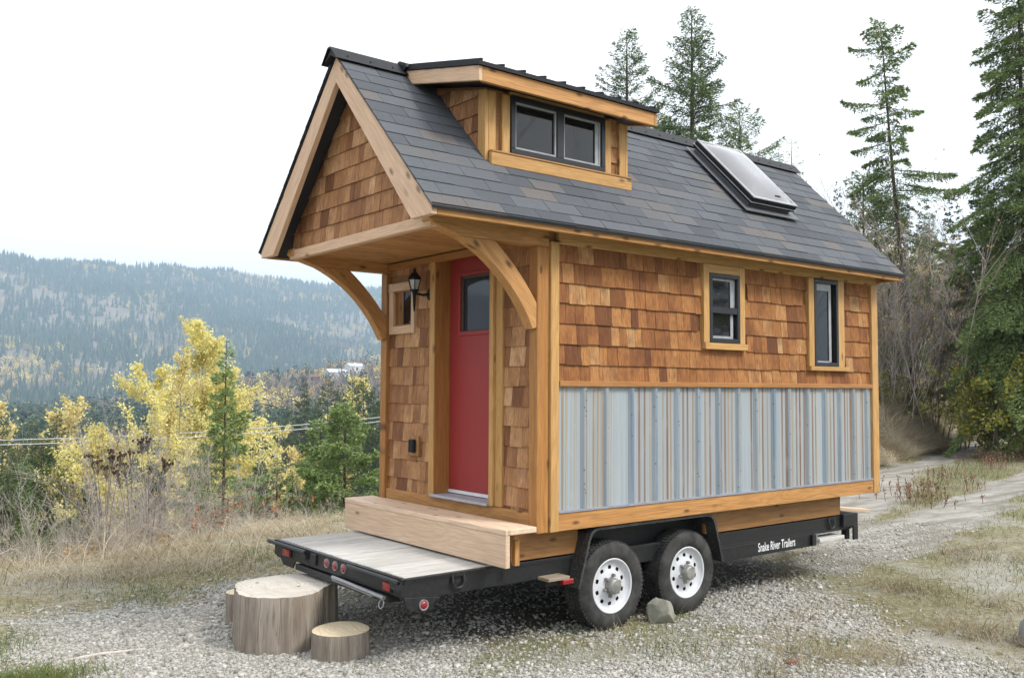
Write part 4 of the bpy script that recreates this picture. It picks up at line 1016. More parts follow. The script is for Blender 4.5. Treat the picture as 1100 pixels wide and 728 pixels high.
def dry_grass():
    g_ = np.random.default_rng(11)
    Vs = []; Fs = []; Rs = []; base = 0
    def put(x, y, h, w, lean, seed, rn, az=None):
        nonlocal base
        V, F, sg = blades(x, y, height(x, y), h, w, lean, seed, az=az)
        Vs.append(V); Fs.append(F+base); base += len(V); Rs.append(np.repeat(rn, sg))
    # the tangle along the edge of the bench, in clumps that lean their own ways
    n = 190000; d = g_.uniform(7, 17, n); px = g_.uniform(-220, 760, n); s = (px-550)/FPX*d
    x = CAM[0]+F2[0]*d+R2[0]*s; y = CAM[1]+F2[1]*d+R2[1]*s
    u = y-yedge(x); cl = fbm(x*1.1, y*1.1, 60, 4); front = y-(4.35+.45*np.sin(x*1.3)+.12*(x+2))
    p = sstep(-.4, 1.4, front+cl*3)*(1-sstep(2.5, 7, u))*np.clip(.55+2*cl, .05, 1)
    k = g_.random(n) < p; x, y, cl, front = x[k], y[k], cl[k], front[k]; n = len(x)
    az = (vnoise(x*.8, y*.8, 70)*9+g_.normal(0, 1.5, n)); tall = sstep(0, 2.4, front)
    h = g_.uniform(.05, .18, n)+tall*g_.uniform(.0, .42, n)*np.clip(.5+2.2*cl, .1, 1.3); lean = g_.uniform(.3, 2.6, n)
    put(x, y, h, g_.uniform(.003, .0075, n), lean, 1, np.clip(g_.beta(2.4, 1.7, n)+cl*.6, 0, 1), az)
    # long fallen stems lying across the tangle
    n = 5200; d = g_.uniform(8, 15.5, n); px = g_.uniform(-120, 480, n); s = (px-550)/FPX*d
    x = CAM[0]+F2[0]*d+R2[0]*s; y = CAM[1]+F2[1]*d+R2[1]*s; k = (y-(4.3+.45*np.sin(x*1.3)) > 0) & (y-yedge(x) < 4) & (g_.random(n) < np.clip(.45+2*fbm(x*.8, y*.8, 61, 3), .05, 1)); x, y = x[k], y[k]; n = len(x)
    put(x, y, g_.uniform(.25, .75, n), g_.uniform(.006, .011, n), g_.uniform(.4, 2.8, n), 7, np.clip(g_.beta(2, 2, n), 0, 1))
    # thin dry blades in the patches on the right and along the lane
    n = 90000; d = 5.5+g_.random(n)**1.3*38; px = g_.uniform(640, 1240, n); s = (px-550)/FPX*d
    x = CAM[0]+F2[0]*d+R2[0]*s; y = CAM[1]+F2[1]*d+R2[1]*s
    gm, dm = masks(x, y); cl = fbm(x*1.3, y*1.3, 64, 4)
    p = (1-gm)*(1-dm)*np.clip(.25+1.8*cl, .0, 1); k = g_.random(n) < p; x, y, cl, d = x[k], y[k], cl[k], d[k]; n = len(x)
    put(x, y, g_.uniform(.03, .11, n)*(1+1.2*np.clip(cl*2, 0, 1))*(1+d*.012), g_.uniform(.003, .006, n)*(1+d*.03), g_.uniform(.3, 1.5, n), 2, np.clip(g_.beta(2, 2.4, n)*.8+.05, 0, 1))
    n = 60000; d = 5.5+g_.random(n)**1.2*16; px = g_.uniform(720, 1260, n); s = (px-550)/FPX*d
    x = CAM[0]+F2[0]*d+R2[0]*s; y = CAM[1]+F2[1]*d+R2[1]*s; gm, dm = masks(x, y); cl = fbm(x*1.7+3, y*1.7, 164, 4)
    k = g_.random(n) < (1-gm)*(1-dm)*sstep(.05, .22, cl); x, y, cl, d = x[k], y[k], cl[k], d[k]; n = len(x)
    put(x, y, g_.uniform(.06, .22, n)*(.7+2*np.clip(cl, 0, .3)), g_.uniform(.003, .006, n)*(1+d*.03), g_.uniform(.4, 2.4, n), 8, np.clip(g_.beta(2, 2.2, n)*.8+fbm(x*.9, y*.9, 165, 3)*.6, 0, 1), vnoise(x*2.2, y*2.2, 171)*12+g_.normal(0, 1.0, n))
    # grass heap beside the lane behind the house
    n = 80000; x = g_.uniform(12, 36, n); y = road_y(x)+2.2+g_.exponential(1.5, n); cl = fbm(x*.8, y*.8, 66, 3)
    put(x, y, g_.uniform(.1, .4, n)+np.clip(y-road_y(x)-2, 0, 2.0)*g_.uniform(.05, .45, n)*np.clip(.6+2*cl, .1, 1.4), g_.uniform(.010, .022, n), g_.uniform(.4, 2.6, n), 3, np.clip(g_.beta(2, 2.0, n)*.8+.18+cl*.4, 0, 1), vnoise(x*.5, y*.5, 71)*9+g_.normal(0, .8, n))
    o = mesh_np('dry_grass', np.concatenate(Vs), np.concatenate(Fs), M_DRY, np.concatenate(Rs)); o['kind'] = 'stuff'
    tag(o, 'tangled straw coloured dry grass along the edge of the clearing', 'dry grass')
def green_grass():
    g_ = np.random.default_rng(12); n = 300000
    d = 4.8+g_.random(n)**1.5*40; px = g_.uniform(-120, 1230, n); s = (px-550)/FPX*d
    x = CAM[0]+F2[0]*d+R2[0]*s; y = CAM[1]+F2[1]*d+R2[1]*s
    gm, dm = masks(x, y); cl = fbm(x*1.2+40, y*1.2, 90, 4); cl2 = fbm(x*.45, y*.45, 91, 3); u = y-yedge(x)
    strip = np.exp(-((y-(3.95+.22*(x+1)))/.55)**2)*sstep(1.2, .2, x)
    tuft = sstep(.13, .26, fbm(x*2.1+9, y*2.1, 97, 3))*.28*sstep(-.1, .15, cl)
    mid = np.exp(-((y-road_y(x))/(.55*np.interp(x, RX, RG)))**2)*sstep(8, 11, x)
    p = (1-gm)*(1-dm)*(np.clip(.24+.30*(1-sstep(-1, 1, x))+2.0*cl+.8*cl2, .0, 1)*(1-sstep(-.5, 2.5, u)*.8)+.9*mid)+1.3*strip*np.clip(.55+2.4*cl, 0, 1)+tuft*.35
    k = (g_.random(n) < p) & ~((x > -1.05) & (x < 4.7) & (y > .3) & (y < 2.2)); x, y, cl, d, mid = x[k], y[k], cl[k], d[k], mid[k]; n = len(x)
    q = 3000; ex = np.concatenate([g_.normal(-3.05, .22, q), g_.normal(-3.35, .3, q)]); ey = np.concatenate([g_.normal(1.35, .13, q), g_.normal(2.45, .2, q)]); kk = g_.random(2*q) < np.clip(.5+2*fbm(ex*3, ey*3, 98, 3), 0, 1); ex, ey = ex[kk], ey[kk]
    x, y, cl, d, mid = np.append(x, ex), np.append(y, ey), np.append(cl, np.full(len(ex), .12)), np.append(d, np.full(len(ex), 5.)), np.append(mid, np.full(len(ex), .5)); n = len(x)
    h = g_.uniform(.02, .075, n)*(1+1.5*np.clip(cl*2.4, 0, 1)+.8*mid)*(1+d*.010); lean = g_.uniform(.2, 1.3, n)
    V, F, sg = blades(x, y, height(x, y), h, g_.uniform(.003, .0055, n)*(1+d*.035), lean, 5, seg=2)
    o = mesh_np('green_grass', V, F, M_GREEN, np.repeat(np.clip(g_.beta(2, 2.6, n)+.35*fbm(x*.7, y*.7, 95, 3)+.08, 0, 1), sg)); o['kind'] = 'stuff'
    tag(o, 'short green and yellowish grass in patches over the clearing and lane', 'grass')
dry_grass(); green_grass()
# ------------------------------------------------------------------ vegetation
def norm(v): return v/np.maximum(np.linalg.norm(v, axis=-1, keepdims=True), 1e-9)
def leaf_quads(P, D, L, Wd, g_, roll=1.2, up=None):
    """diamond leaves at P along D"""
    n = len(P); D = norm(D)
    U = np.tile([0, 0, 1.0], (n, 1)) if up is None else up
    S = np.cross(D, U); bad = np.linalg.norm(S, axis=1) < 1e-3; S[bad] = [1, 0, 0]; S = norm(S); N_ = np.cross(S, D)
    a = g_.normal(0, roll, n)[:, None]; S2 = S*np.cos(a)+N_*np.sin(a)
    L = np.broadcast_to(L, n)[:, None]; Wd = np.broadcast_to(Wd, n)[:, None]
    V = np.stack([P, P+D*L*.5+S2*Wd*.5, P+D*L, P+D*L*.5-S2*Wd*.5], 1).reshape(-1, 3)
    return V, np.arange(n*4).reshape(n, 4)
def segs(A, B, ra, rb, k=4):
    A = np.asarray(A, float); B = np.asarray(B, float); n = len(A)
    D = norm(B-A); ref = np.where(np.abs(D[:, 2:3]) > .9, np.array([[1.0, 0, 0]]), np.array([[0, 0, 1.0]])); E = norm(np.cross(D, ref)); Fv = np.cross(D, E)
    ra = np.broadcast_to(ra, n); rb = np.broadcast_to(rb, n)
    V = np.zeros((n, 2*k, 3))
    for j in range(k):
        a = 2*math.pi*j/k; o = E*math.cos(a)+Fv*math.sin(a)
        V[:, j] = A+o*ra[:, None]; V[:, k+j] = B+o*rb[:, None]
    fc = np.array([[j, (j+1) % k, k+(j+1) % k, k+j] for j in range(k)])
    return V.reshape(-1, 3), (np.arange(n)[:, None, None]*2*k+fc[None]).reshape(-1, 4)
def cat(parts):
    Vs, Fs, b = [], [], 0
    for V, F in parts: Vs.append(V); Fs.append(F+b); b += len(V)
    return np.concatenate(Vs), np.concatenate(Fs)
def polyline(P, rads, k=6):
    P = np.asarray(P, float); return segs(P[:-1], P[1:], np.asarray(rads)[:-1], np.asarray(rads)[1:], k)

def conifer_geo(h, Rr, seed, leaves=14000, dens=15, lo=.06, shape=.85, el0=-.22, el1=.75, droop=.30, leaf=(.20, .05), lean=(0, 0), gaps=0.0, twig=.42, rough=.35, bow=0.0, trad=.013):
    """crown and wood of one conifer, base at the origin"""
    g_ = np.random.default_rng(seed)
    nb = int(max(12, h*dens)); t = lo+(1-lo)*(np.arange(nb)+g_.random(nb))/nb; t = 1-(1-t)**1.08
    az = np.cumsum(g_.normal(2.4, .7, nb))
    prof = (1-t)**shape*np.minimum(1, .55+.45*(t-lo)/.14)
    L = Rr*prof*g_.uniform(max(.15, 1-rough*1.6), 1+rough*.6, nb)+.04*h*.1
    az_n = .82+.36*vnoise(az*1.1+seed, t*7, seed % 97); L *= az_n
    if gaps: L *= np.where(g_.random(nb) < gaps, g_.uniform(.05, .4, nb), 1)
    el = el0+(el1-el0)*t**1.5+g_.normal(0, .10, nb)
    ax = lambda tt: np.stack([lean[0]*tt*h+bow*np.sin(tt*3.1)*h, lean[1]*tt*h, tt*h], -1)
    B0 = ax(t); Dh = np.stack([np.cos(az), np.sin(az), np.zeros(nb)], -1)
    def bpt(i, s):
        l = L[i]*s
        return B0[i]+Dh[i]*(l*np.cos(el[i]))[:, None]+np.array([0, 0, 1.0])*(l*np.sin(el[i])-droop*L[i]*(s**2)*(1-t[i])+.10*L[i]*s**4)[:, None]
    w = L**1.55; cnt = g_.choice(nb, leaves, p=w/w.sum())
    s = 1-(1-g_.random(leaves)**.80)*.93
    sg = np.where(g_.random(leaves) < .5, -1.0, 1.0)
    # twigs sit at discrete places along the branch so that sprays are told apart
    q = np.maximum(4, np.round(L[cnt]/.16)); s = (np.floor(s*q)+.5+g_.normal(0, .10, leaves))/q; s = np.clip(s, .05, 1.03)
    P = bpt(cnt, s); side = np.stack([-Dh[cnt, 1], Dh[cnt, 0], np.zeros(leaves)], -1)
    tdir = norm(Dh[cnt]*.62+side*sg[:, None]*.80+np.stack([0*s, 0*s, np.sin(el[cnt])*.5-.22+g_.normal(0, .12, leaves)], -1))
    tl = twig*L[cnt]*(1.05-s)+.07*Rr*.5; r = tl*g_.random(leaves)**.8
    tip = g_.random(leaves) < .12
    tdir[tip] = norm(Dh[cnt][tip]+np.stack([0*s[tip], 0*s[tip], np.sin(el[cnt][tip])], -1)); r[tip] *= .3
    P = P+tdir*r[:, None]; P[:, 2] -= .28*r*r/np.maximum(tl, .05)
    D = norm(tdir+g_.normal(0, .38, (leaves, 3)))
    crown = leaf_quads(P, D, leaf[0]*g_.uniform(.6, 1.3, leaves), leaf[1]*g_.uniform(.7, 1.3, leaves), g_, 1.0)
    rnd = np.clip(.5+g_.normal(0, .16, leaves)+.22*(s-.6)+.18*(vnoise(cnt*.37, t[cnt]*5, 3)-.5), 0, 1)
    i = np.arange(nb); wood = []
    zs = np.linspace(0, 1, 12); tr = trad*h
    wood.append(polyline(ax(zs), tr*(1-zs)**.8+.006, 8))
    for a, c in ((0, .4), (.4, .75), (.75, 1)):
        wood.append(segs(bpt(i, np.full(nb, a)), bpt(i, np.full(nb, c)), .010*L*(1-a)+.004, .010*L*(1-c)+.003, 3))
    return crown, cat(wood), rnd
M_CONB = m_plain('conifer_bark', (.10, .075, .055), .9, nscale=5, nvar=.25)
def greens(name, k=1.0, warm=0.0):
    k *= 2.3; f = lambda r, g, b: (r*k+warm*.035, g*k+warm*.028, b*k)
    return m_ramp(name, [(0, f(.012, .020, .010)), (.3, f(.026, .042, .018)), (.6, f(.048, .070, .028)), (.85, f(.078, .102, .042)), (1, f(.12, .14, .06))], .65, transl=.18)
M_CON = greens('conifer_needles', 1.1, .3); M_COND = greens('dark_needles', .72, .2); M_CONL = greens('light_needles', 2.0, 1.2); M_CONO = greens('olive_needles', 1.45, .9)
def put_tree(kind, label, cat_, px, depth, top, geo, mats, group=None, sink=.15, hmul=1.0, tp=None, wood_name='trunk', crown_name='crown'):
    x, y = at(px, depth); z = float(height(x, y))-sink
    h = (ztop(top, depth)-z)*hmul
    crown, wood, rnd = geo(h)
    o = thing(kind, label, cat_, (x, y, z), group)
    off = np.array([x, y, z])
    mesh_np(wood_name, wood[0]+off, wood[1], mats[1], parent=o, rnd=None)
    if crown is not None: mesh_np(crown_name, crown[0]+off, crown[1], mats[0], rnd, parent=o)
    return o

# --- broadleaf trees
def broad_geo(h, cr, seed, leaves=9000, leaf=.085, stems=1, lo=.3, spread=.55, limbs=26, tr=.011, fill=1.0, curve=.06, clump=.22, twigs=5, elr=(.25, 1.0), reach=1.5):
    g_ = np.random.default_rng(seed); A = []; B = []; ra = []; rb = []; LP = []
    for st in range(stems):
        base = np.array([g_.normal(0, .12*stems**.5*(stems > 1)), g_.normal(0, .12*(stems > 1)), 0]); ln = g_.normal(0, curve*(1+.8*(stems > 1)), 2)
        hh = h*(1 if st == 0 else g_.uniform(.65, .95)); ph = g_.uniform(0, 6, 2)
        def ax(t): return base+np.array([ln[0]*t*hh+.015*hh*math.sin(t*5+ph[0]), ln[1]*t*hh+.015*hh*math.sin(t*4+ph[1]), t*hh])
        ts = np.linspace(0, 1, 11); T = np.array([ax(t) for t in ts]); rr = tr*hh*(1-ts)**.8+.004
        A += list(T[:-1]); B += list(T[1:]); ra += list(rr[:-1]); rb += list(rr[1:])
        for k in range(max(4, limbs//stems)):
            t = lo+(1-lo)*g_.random(); p = ax(t); az = g_.uniform(0, 2*math.pi)
            el = g_.uniform(*elr); pr = math.sin(math.pi*min(1, .22+.74*(t-lo)/(1-lo)))**.7
            l = cr*g_.uniform(.55, 1.1)*pr*reach+.15*cr
            d = np.array([math.cos(az)*math.cos(el), math.sin(az)*math.cos(el), math.sin(el)*(spread*1.4 if elr[0] < .5 else 1)]); d /= np.linalg.norm(d)
            q = p; dd = d.copy(); n = 4
            for j in range(n):
                dd = dd+g_.normal(0, .16, 3)+np.array([0, 0, .06]); dd /= np.linalg.norm(dd); e = q+dd*l/n
                r0 = .0045*hh*(1-t)*(1-j/n)+.0035; A.append(q); B.append(e); ra.append(r0); rb.append(r0*.75)
                for m in range(twigs if j else max(1, twigs-3)):
                    td = dd+g_.normal(0, .75, 3); td /= np.linalg.norm(td); tl = l*g_.uniform(.12, .38); f = q+(e-q)*g_.random()
                    A.append(f); B.append(f+td*tl); ra.append(.003); rb.append(.0015); LP.append((f, td*tl))
                q = e
    wood = segs(np.array(A), np.array(B), np.array(ra), np.array(rb), 5)
    if not leaves: return None, wood, None
    LP0 = np.array([a for a, b in LP]); LPd = np.array([b for a, b in LP]); k = g_.integers(0, len(LP), leaves)
    P = LP0[k]+LPd[k]*g_.uniform(.1, 1.1, leaves)[:, None]+g_.normal(0, clump*cr*.16*fill, (leaves, 3))*[1, 1, 1.3]
    D = g_.normal(0, 1, (leaves, 3))+np.array([0, 0, -.5])
    sz = leaf*g_.uniform(.6, 1.25, leaves)
    crown = leaf_quads(P, D, sz, sz*.8, g_, 2.0)
    rnd = np.clip(g_.beta(2.2, 2.2, leaves)*.75+.25*vnoise(k*.21, k*.13, 2), 0, 1)
    return crown, wood, rnd
YEL = [(0, (.50, .42, .11)), (.3, (.72, .63, .21)), (.6, (.84, .77, .34)), (.85, (.87, .83, .46)), (1, (.72, .75, .42))]
M_YEL = m_ramp('yellow_leaves', YEL, .7, transl=.4)
M_YELP = m_ramp('pale_yellow_leaves', [(0, (.48, .37, .12)), (.5, (.76, .65, .27)), (1, (.82, .77, .45))], .7, transl=.4)
M_GOLD = m_ramp('golden_leaves', [(0, (.30, .17, .03)), (.5, (.55, .36, .07)), (1, (.66, .50, .15))], .7, transl=.4)
M_OLIVE = m_ramp('yellow_green_leaves', [(0, (.07, .085, .015)), (.4, (.16, .175, .03)), (.7, (.30, .29, .05)), (1, (.50, .43, .08))], .7, transl=.35)
M_ORANGE = m_ramp('orange_leaves', [(0, (.30, .09, .03)), (.5, (.48, .19, .06)), (1, (.60, .33, .13))], .7, transl=.3)
M_TAN = m_ramp('tan_leaves', [(0, (.24, .15, .07)), (.5, (.42, .28, .13)), (1, (.58, .43, .23))], .75, transl=.3)
M_BIRCH = m_plain('pale_bark', (.42, .39, .35), .8, nscale=9, nvar=.3)
M_TWIG = m_plain('grey_twigs', (.44, .385, .355), .85, nscale=3, nvar=.25)
M_TWIGP = m_plain('pale_twigs', (.46, .405, .345), .85, nscale=3, nvar=.2)
M_TWIGB = m_plain('brown_twigs', (.20, .155, .13), .85, nscale=3, nvar=.25)
def bare_geo(h, wd, seed, stems=16, gen=3, leaves=0, leaf=.05, r0=.011, spread=.45, kids=4):
    """many thin stems splitting upwards"""
    g_ = np.random.default_rng(seed); A = []; B = []; ra = []; rb = []; LP = []
    def grow(p, d, l, r, g):
        n = 4; q = p; dd = d
        for j in range(n):
            dd = dd+g_.normal(0, .10, 3)+np.array([0, 0, .05]); dd = dd/np.linalg.norm(dd); e = q+dd*l/n
            a, b = r*(1-.8*j/n), r*(1-.8*(j+1)/n); A.append(q); B.append(e); ra.append(max(a, .0022)); rb.append(max(b, .0018))
            if g > 0 and j > 0:
                for _ in range(max(1, kids-1 if g < 2 else kids-2)):
                    nd = dd+g_.normal(0, spread, 3); nd = nd/np.linalg.norm(nd); grow(q+(e-q)*g_.random(), nd, l*g_.uniform(.28, .5), r*.45, g-1)
            elif g == 0: LP.append((q, e))
            q = e
    for k in range(stems):
        b = np.array([g_.normal(0, wd*.32), g_.normal(0, wd*.32), 0]); d = np.array([b[0]/wd*.55+g_.normal(0, .16), b[1]/wd*.55+g_.normal(0, .16), 1.0]); d /= np.linalg.norm(d)
        grow(b, d, h*g_.uniform(.5, 1.0), r0*h/2.5*g_.uniform(.6, 1.2), gen-1)
    wood = segs(np.array(A), np.array(B), np.array(ra), np.array(rb), 3)
    if not leaves: return None, wood, None
    k = g_.integers(0, len(LP), leaves); a = np.array([p for p, q in LP])[k]; b = np.array([q for p, q in LP])[k]
    P = a+(b-a)*g_.random(leaves)[:, None]; sz = leaf*g_.uniform(.6, 1.3, leaves)
    return leaf_quads(P, g_.normal(0, 1, (leaves, 3))+[0, 0, -.5], sz, sz*.75, g_, 2), wood, g_.beta(2, 2, leaves)
def CG(h, Rr, seed, leaves, *a, leaf=(.2, .05), **k): return conifer_geo(h, Rr, seed, int(leaves*2.1), *a, leaf=(leaf[0]*.70, leaf[1]*.55), **k)
GR_R = 'tall conifers beyond the house'; GR_L = 'conifers on the slope left of the house'; GR_Y = 'yellow birches on the slope'; GR_B = 'leafless shrubs round the clearing'
# --- behind the roof and right of the house
put_tree('conifer_tree', 'slim pointed conifer above the dormer roof', 'tree', 674, 44, 26, lambda h: CG(h, 4.0, 1, 36000, 17, .05, .62, leaf=(.26, .07), gaps=.06, rough=.4), (M_CON, M_CONB), GR_R)
put_tree('conifer_tree', 'tallest dark pointed conifer directly behind the skylight', 'tree', 745, 40, 2, lambda h: CG(h, 4.7, 2, 56000, 20, .05, .72, leaf=(.24, .065), gaps=.08, rough=.5), (M_CON, M_CONB), GR_R)
put_tree('conifer_tree', 'short conifer top showing right of the skylight', 'tree', 797, 42, 112, lambda h: CG(h, 3.6, 3, 24000, 18, .05, .55, leaf=(.24, .065), gaps=.15, rough=.6), (M_CONO, M_CONB), GR_R)
put_tree('larch_tree', 'thin nearly bare larch beyond the rear roof corner', 'tree', 853, 40, 146, lambda h: CG(h, 1.5, 4, 2600, 13, .05, .6, leaf=(.20, .05), gaps=.1, rough=.5), (M_CONO, M_TWIG))
put_tree('cedar_tree', 'tall ragged leaning cedar with its bare trunk showing', 'tree', 985, 31, 14, lambda h: CG(h, 1.75, 5, 15000, 11, .28, .32, el0=-.75, el1=.35, droop=.3, trad=.0075, leaf=(.20, .06), lean=(.075*R2[0]*-1, .075*R2[1]*-1), gaps=.42, rough=.9, bow=-.008), (M_CONO, M_CONB))
put_tree('conifer_tree', 'rounded dense conifer at the foot of the leaning cedar', 'tree', 930, 33, 184, lambda h: CG(h, 1.9, 6, 15000, 15, .05, .45, leaf=(.20, .06), rough=.5), (M_CONO, M_CONB), GR_R)
put_tree('conifer_tree', 'narrow grey green conifer in the gap right of the leaning cedar', 'tree', 1001, 48, 226, lambda h: CG(h, 1.9, 7, 11000, 13, .05, .7, leaf=(.24, .06), gaps=.1), (M_CON, M_CONB), GR_R)
put_tree('conifer_tree', 'huge shaggy conifer running off the top right corner', 'tree', 1104, 25, -75, lambda h: CG(h, 1.9, 8, 62000, 26, .10, .36, el0=-.7, el1=.1, droop=.55, leaf=(.19, .05), gaps=.22, rough=.9, twig=.5, trad=.009), (M_CONO, M_CONB), GR_R)
put_tree('conifer_tree', 'drooping green conifer beside the huge shaggy one', 'tree', 1062, 29, 198, lambda h: CG(h, 1.6, 9, 34000, 18, .12, .5, el0=-.4, el1=.3, droop=.45, leaf=(.18, .05), rough=.6), (M_CON, M_CONB), GR_R)
put_tree('conifer_tree', 'conifer cut by the right edge behind the yellow green bush', 'tree', 1128, 27, 150, lambda h: CG(h, 2.4, 10, 40000, 16, .10, .5, el0=-.4, el1=.3, droop=.4, leaf=(.19, .055), rough=.5), (M_CONO, M_CONB), GR_R)
put_tree('conifer_tree', 'conifer filling the gap behind the bare thicket', 'tree', 1030, 44, 262, lambda h: CG(h, 2.6, 12, 14000, 15, .05, .6, leaf=(.24, .06)), (M_CON, M_CONB), GR_R)
put_tree('bare_tree', 'bare arching tree reaching over the rear roof corner', 'tree', 905, 29, 186, lambda h: bare_geo(h, 1.6, 20, 5, 3, 90, .07, .012, .4, 3), (M_TAN, M_TWIG))
for i, (px, d, top, lab, lv) in enumerate(((938, 29, 262, 'bare grey thicket touching the rear wall of the house', 500), (968, 28.5, 248, 'tall bare thicket with tan leaves under the leaning cedar', 900), (1003, 29, 270, 'bare brown thicket left of the big conifers', 700), (955, 36, 228, 'faint tall bare thicket behind the others', 1200), (1035, 32, 318, 'low bare thicket beside the yellow green bush', 300), (1060, 37, 352, 'dim bare thicket under the shaggy conifers', 300))):
    put_tree('bare_shrub', lab, 'shrub', px, d, top, lambda h, i=i, lv=lv: bare_geo(h, 2.4, 30+i, 26, 3, int(lv*1.5), .07, .0105, .36, 4), (M_TAN, (M_TWIG, M_TWIG, M_TWIGB, M_TWIG, M_TWIGB, M_TWIGB)[i]), GR_B)
put_tree('leafy_bush', 'yellow green leafy bush at the right edge by the lane', 'bush', 1076, 25, 388, lambda h: broad_geo(h, 1.15, 40, 5200, .085, 7, .1, .5, 42, .008), (M_OLIVE, M_TWIGB))
put_tree('leafy_bush', 'small yellowish bush low beside the rear corner of the house', 'bush', 985, 29, 404, lambda h: broad_geo(h, .8, 41, 1500, .075, 6, .15, .5, 30, .008), (M_OLIVE, M_TWIGB))
put_tree('leafy_bush', 'tiny yellow leaved sapling touching the house corner', 'bush', 950, 28, 400, lambda h: broad_geo(h, .5, 42, 420, .075, 4, .3, .5, 20, .008), (M_OLIVE, M_TWIGB))
# --- trees on the near side of the clearing, mirrored in the window panes
for (x, y, h, lab, sd) in ((9, -14, 9, 'nearer bare tree across the clearing facing the long wall of the house', 101), (15, -13, 8, 'farther bare tree across the clearing facing the long wall of the house', 102)):
    c_, w_, r_ = bare_geo(h, 2.4, sd, 9, 3, 500, .08, .012, .4, 4); o = thing('bare_tree', lab, 'tree', (x, y, 0)); off = np.array([x, y, 0.]); mesh_np('trunk', w_[0]+off, w_[1], M_TWIG, parent=o); mesh_np('crown', c_[0]+off, c_[1], M_TAN, r_, parent=o)
for (x, y, h, R_, lab, sd) in ((12, -19, 17, 3.4, 'tall conifer between the two bare trees across the clearing', 103), (20, -17, 15, 3.2, 'shortest conifer at the far end across the clearing', 104), (5, -21, 18, 3.6, 'tallest conifer at the near end across the clearing', 105)):
    c_, w_, r_ = CG(h, R_, sd, 9000, 13, .04, .6, leaf=(.4, .14)); o = thing('conifer_tree', lab, 'tree', (x, y, 0)); off = np.array([x, y, 0.]); mesh_np('trunk', w_[0]+off, w_[1], M_CONB, parent=o); mesh_np('crown', c_[0]+off, c_[1], M_CONO, r_, parent=o)
# --- the slope on the left
put_tree('conifer_tree', 'dark pointed conifer below the power lines at the left edge', 'tree', 18, 34, 484, lambda h: CG(h, 2.3, 50, 22000, 16, .05, .75, leaf=(.20, .06)), (M_COND, M_CONB), GR_L)
put_tree('conifer_tree', 'rounder green conifer left of the big yellow birch', 'tree', 48, 38, 474, lambda h: CG(h, 3.2, 51, 30000, 16, .05, .6, leaf=(.22, .065)), (M_COND, M_CONB), GR_L)
put_tree('conifer_tree', 'low spreading conifer in the bottom left shrubs', 'tree', 8, 20, 508, lambda h: CG(h, 2.6, 52, 30000, 18, .05, .5, el0=-.1, leaf=(.16, .045), rough=.6), (M_CON, M_CONB), GR_L)
put_tree('conifer_tree', 'small green conifer at the foot of the big yellow birch', 'tree', 62, 26, 500, lambda h: CG(h, 2.0, 53, 20000, 17, .05, .6, leaf=(.17, .05)), (M_COND, M_CONB), GR_L)
put_tree('birch_tree', 'broad bright yellow birch left of the other birches', 'tree', 140, 27, 414, lambda h: broad_geo(h, 1.6, 60, 60000, .075, 3, .30, .6, 95, .010, curve=.05, elr=(.5, 1.2), reach=1.25, clump=.20), (M_YEL, M_BIRCH), GR_Y)
put_tree('birch_tree', 'thin sparse birch with pale stems between the two full ones', 'tree', 186, 29, 388, lambda h: broad_geo(h, 1.1, 61, 12000, .07, 3, .35, .7, 60, .006, curve=.02, elr=(.7, 1.25), reach=1.2), (M_YELP, M_BIRCH), GR_Y)
put_tree('birch_tree', 'half bare low birch with pale yellow leaves behind the seed heads', 'tree', 152, 25, 462, lambda h: broad_geo(h, 1.0, 62, 2200, .068, 4, .35, .7, 60, .007, curve=.04, elr=(.6, 1.2), reach=1.2), (M_YELP, M_BIRCH), GR_Y)
put_tree('birch_tree', 'tall yellow birch behind the thin young conifer', 'tree', 236, 38, 364, lambda h: broad_geo(h, 1.95, 63, 70000, .095, 3, .34, .65, 100, .009, curve=.02, elr=(.5, 1.15), reach=1.25, clump=.20), (M_YEL, M_BIRCH), GR_Y)
put_tree('birch_tree', 'small golden tree in the distance right of the conifer', 'tree', 289, 85, 452, lambda h: broad_geo(h, 2.3, 64, 4500, .24, 3, .25, .6, 40, .010), (M_YEL, M_BIRCH), GR_Y)
put_tree('conifer_tree', 'thin young conifer standing against the tall yellow birch', 'tree', 243, 22, 368, lambda h: CG(h, 2.0, 54, 24000, 14, .08, .95, trad=.007, leaf=(.15, .042), gaps=.12, el1=.9, rough=.4), (M_CONL, M_CONB), GR_L)
put_tree('conifer_tree', 'bright green young conifer touching the porch step', 'tree', 372, 19.5, 436, lambda h: CG(h, 2.1, 55, 30000, 15, .05, .75, leaf=(.13, .04), el1=.9), (M_CONL, M_CONB), GR_L)
put_tree('conifer_tree', 'lighter young conifer left of the one by the porch step', 'tree', 346, 21, 452, lambda h: CG(h, 1.9, 56, 26000, 14, .05, .75, leaf=(.13, .04), el1=.9), (M_CONL, M_CONB), GR_L)
put_tree('conifer_tree', 'small dark conifer between the two young green ones', 'tree', 300, 32, 492, lambda h: CG(h, 1.6, 57, 8000, 14, .05, .7, leaf=(.17, .05)), (M_CON, M_CONB), GR_L)
put_tree('conifer_tree', 'dull brownish conifer behind the bare shrubs', 'tree', 317, 27, 508, lambda h: CG(h, 1.2, 58, 5000, 14, .05, .7, leaf=(.15, .045)), (M_CONO, M_CONB), GR_L)
put_tree('conifer_tree', 'low bushy conifer at the foot of the thin young one', 'tree', 215, 24, 505, lambda h: CG(h, 1.7, 59, 10000, 16, .05, .5, leaf=(.15, .045), rough=.6), (M_CON, M_CONB), GR_L)
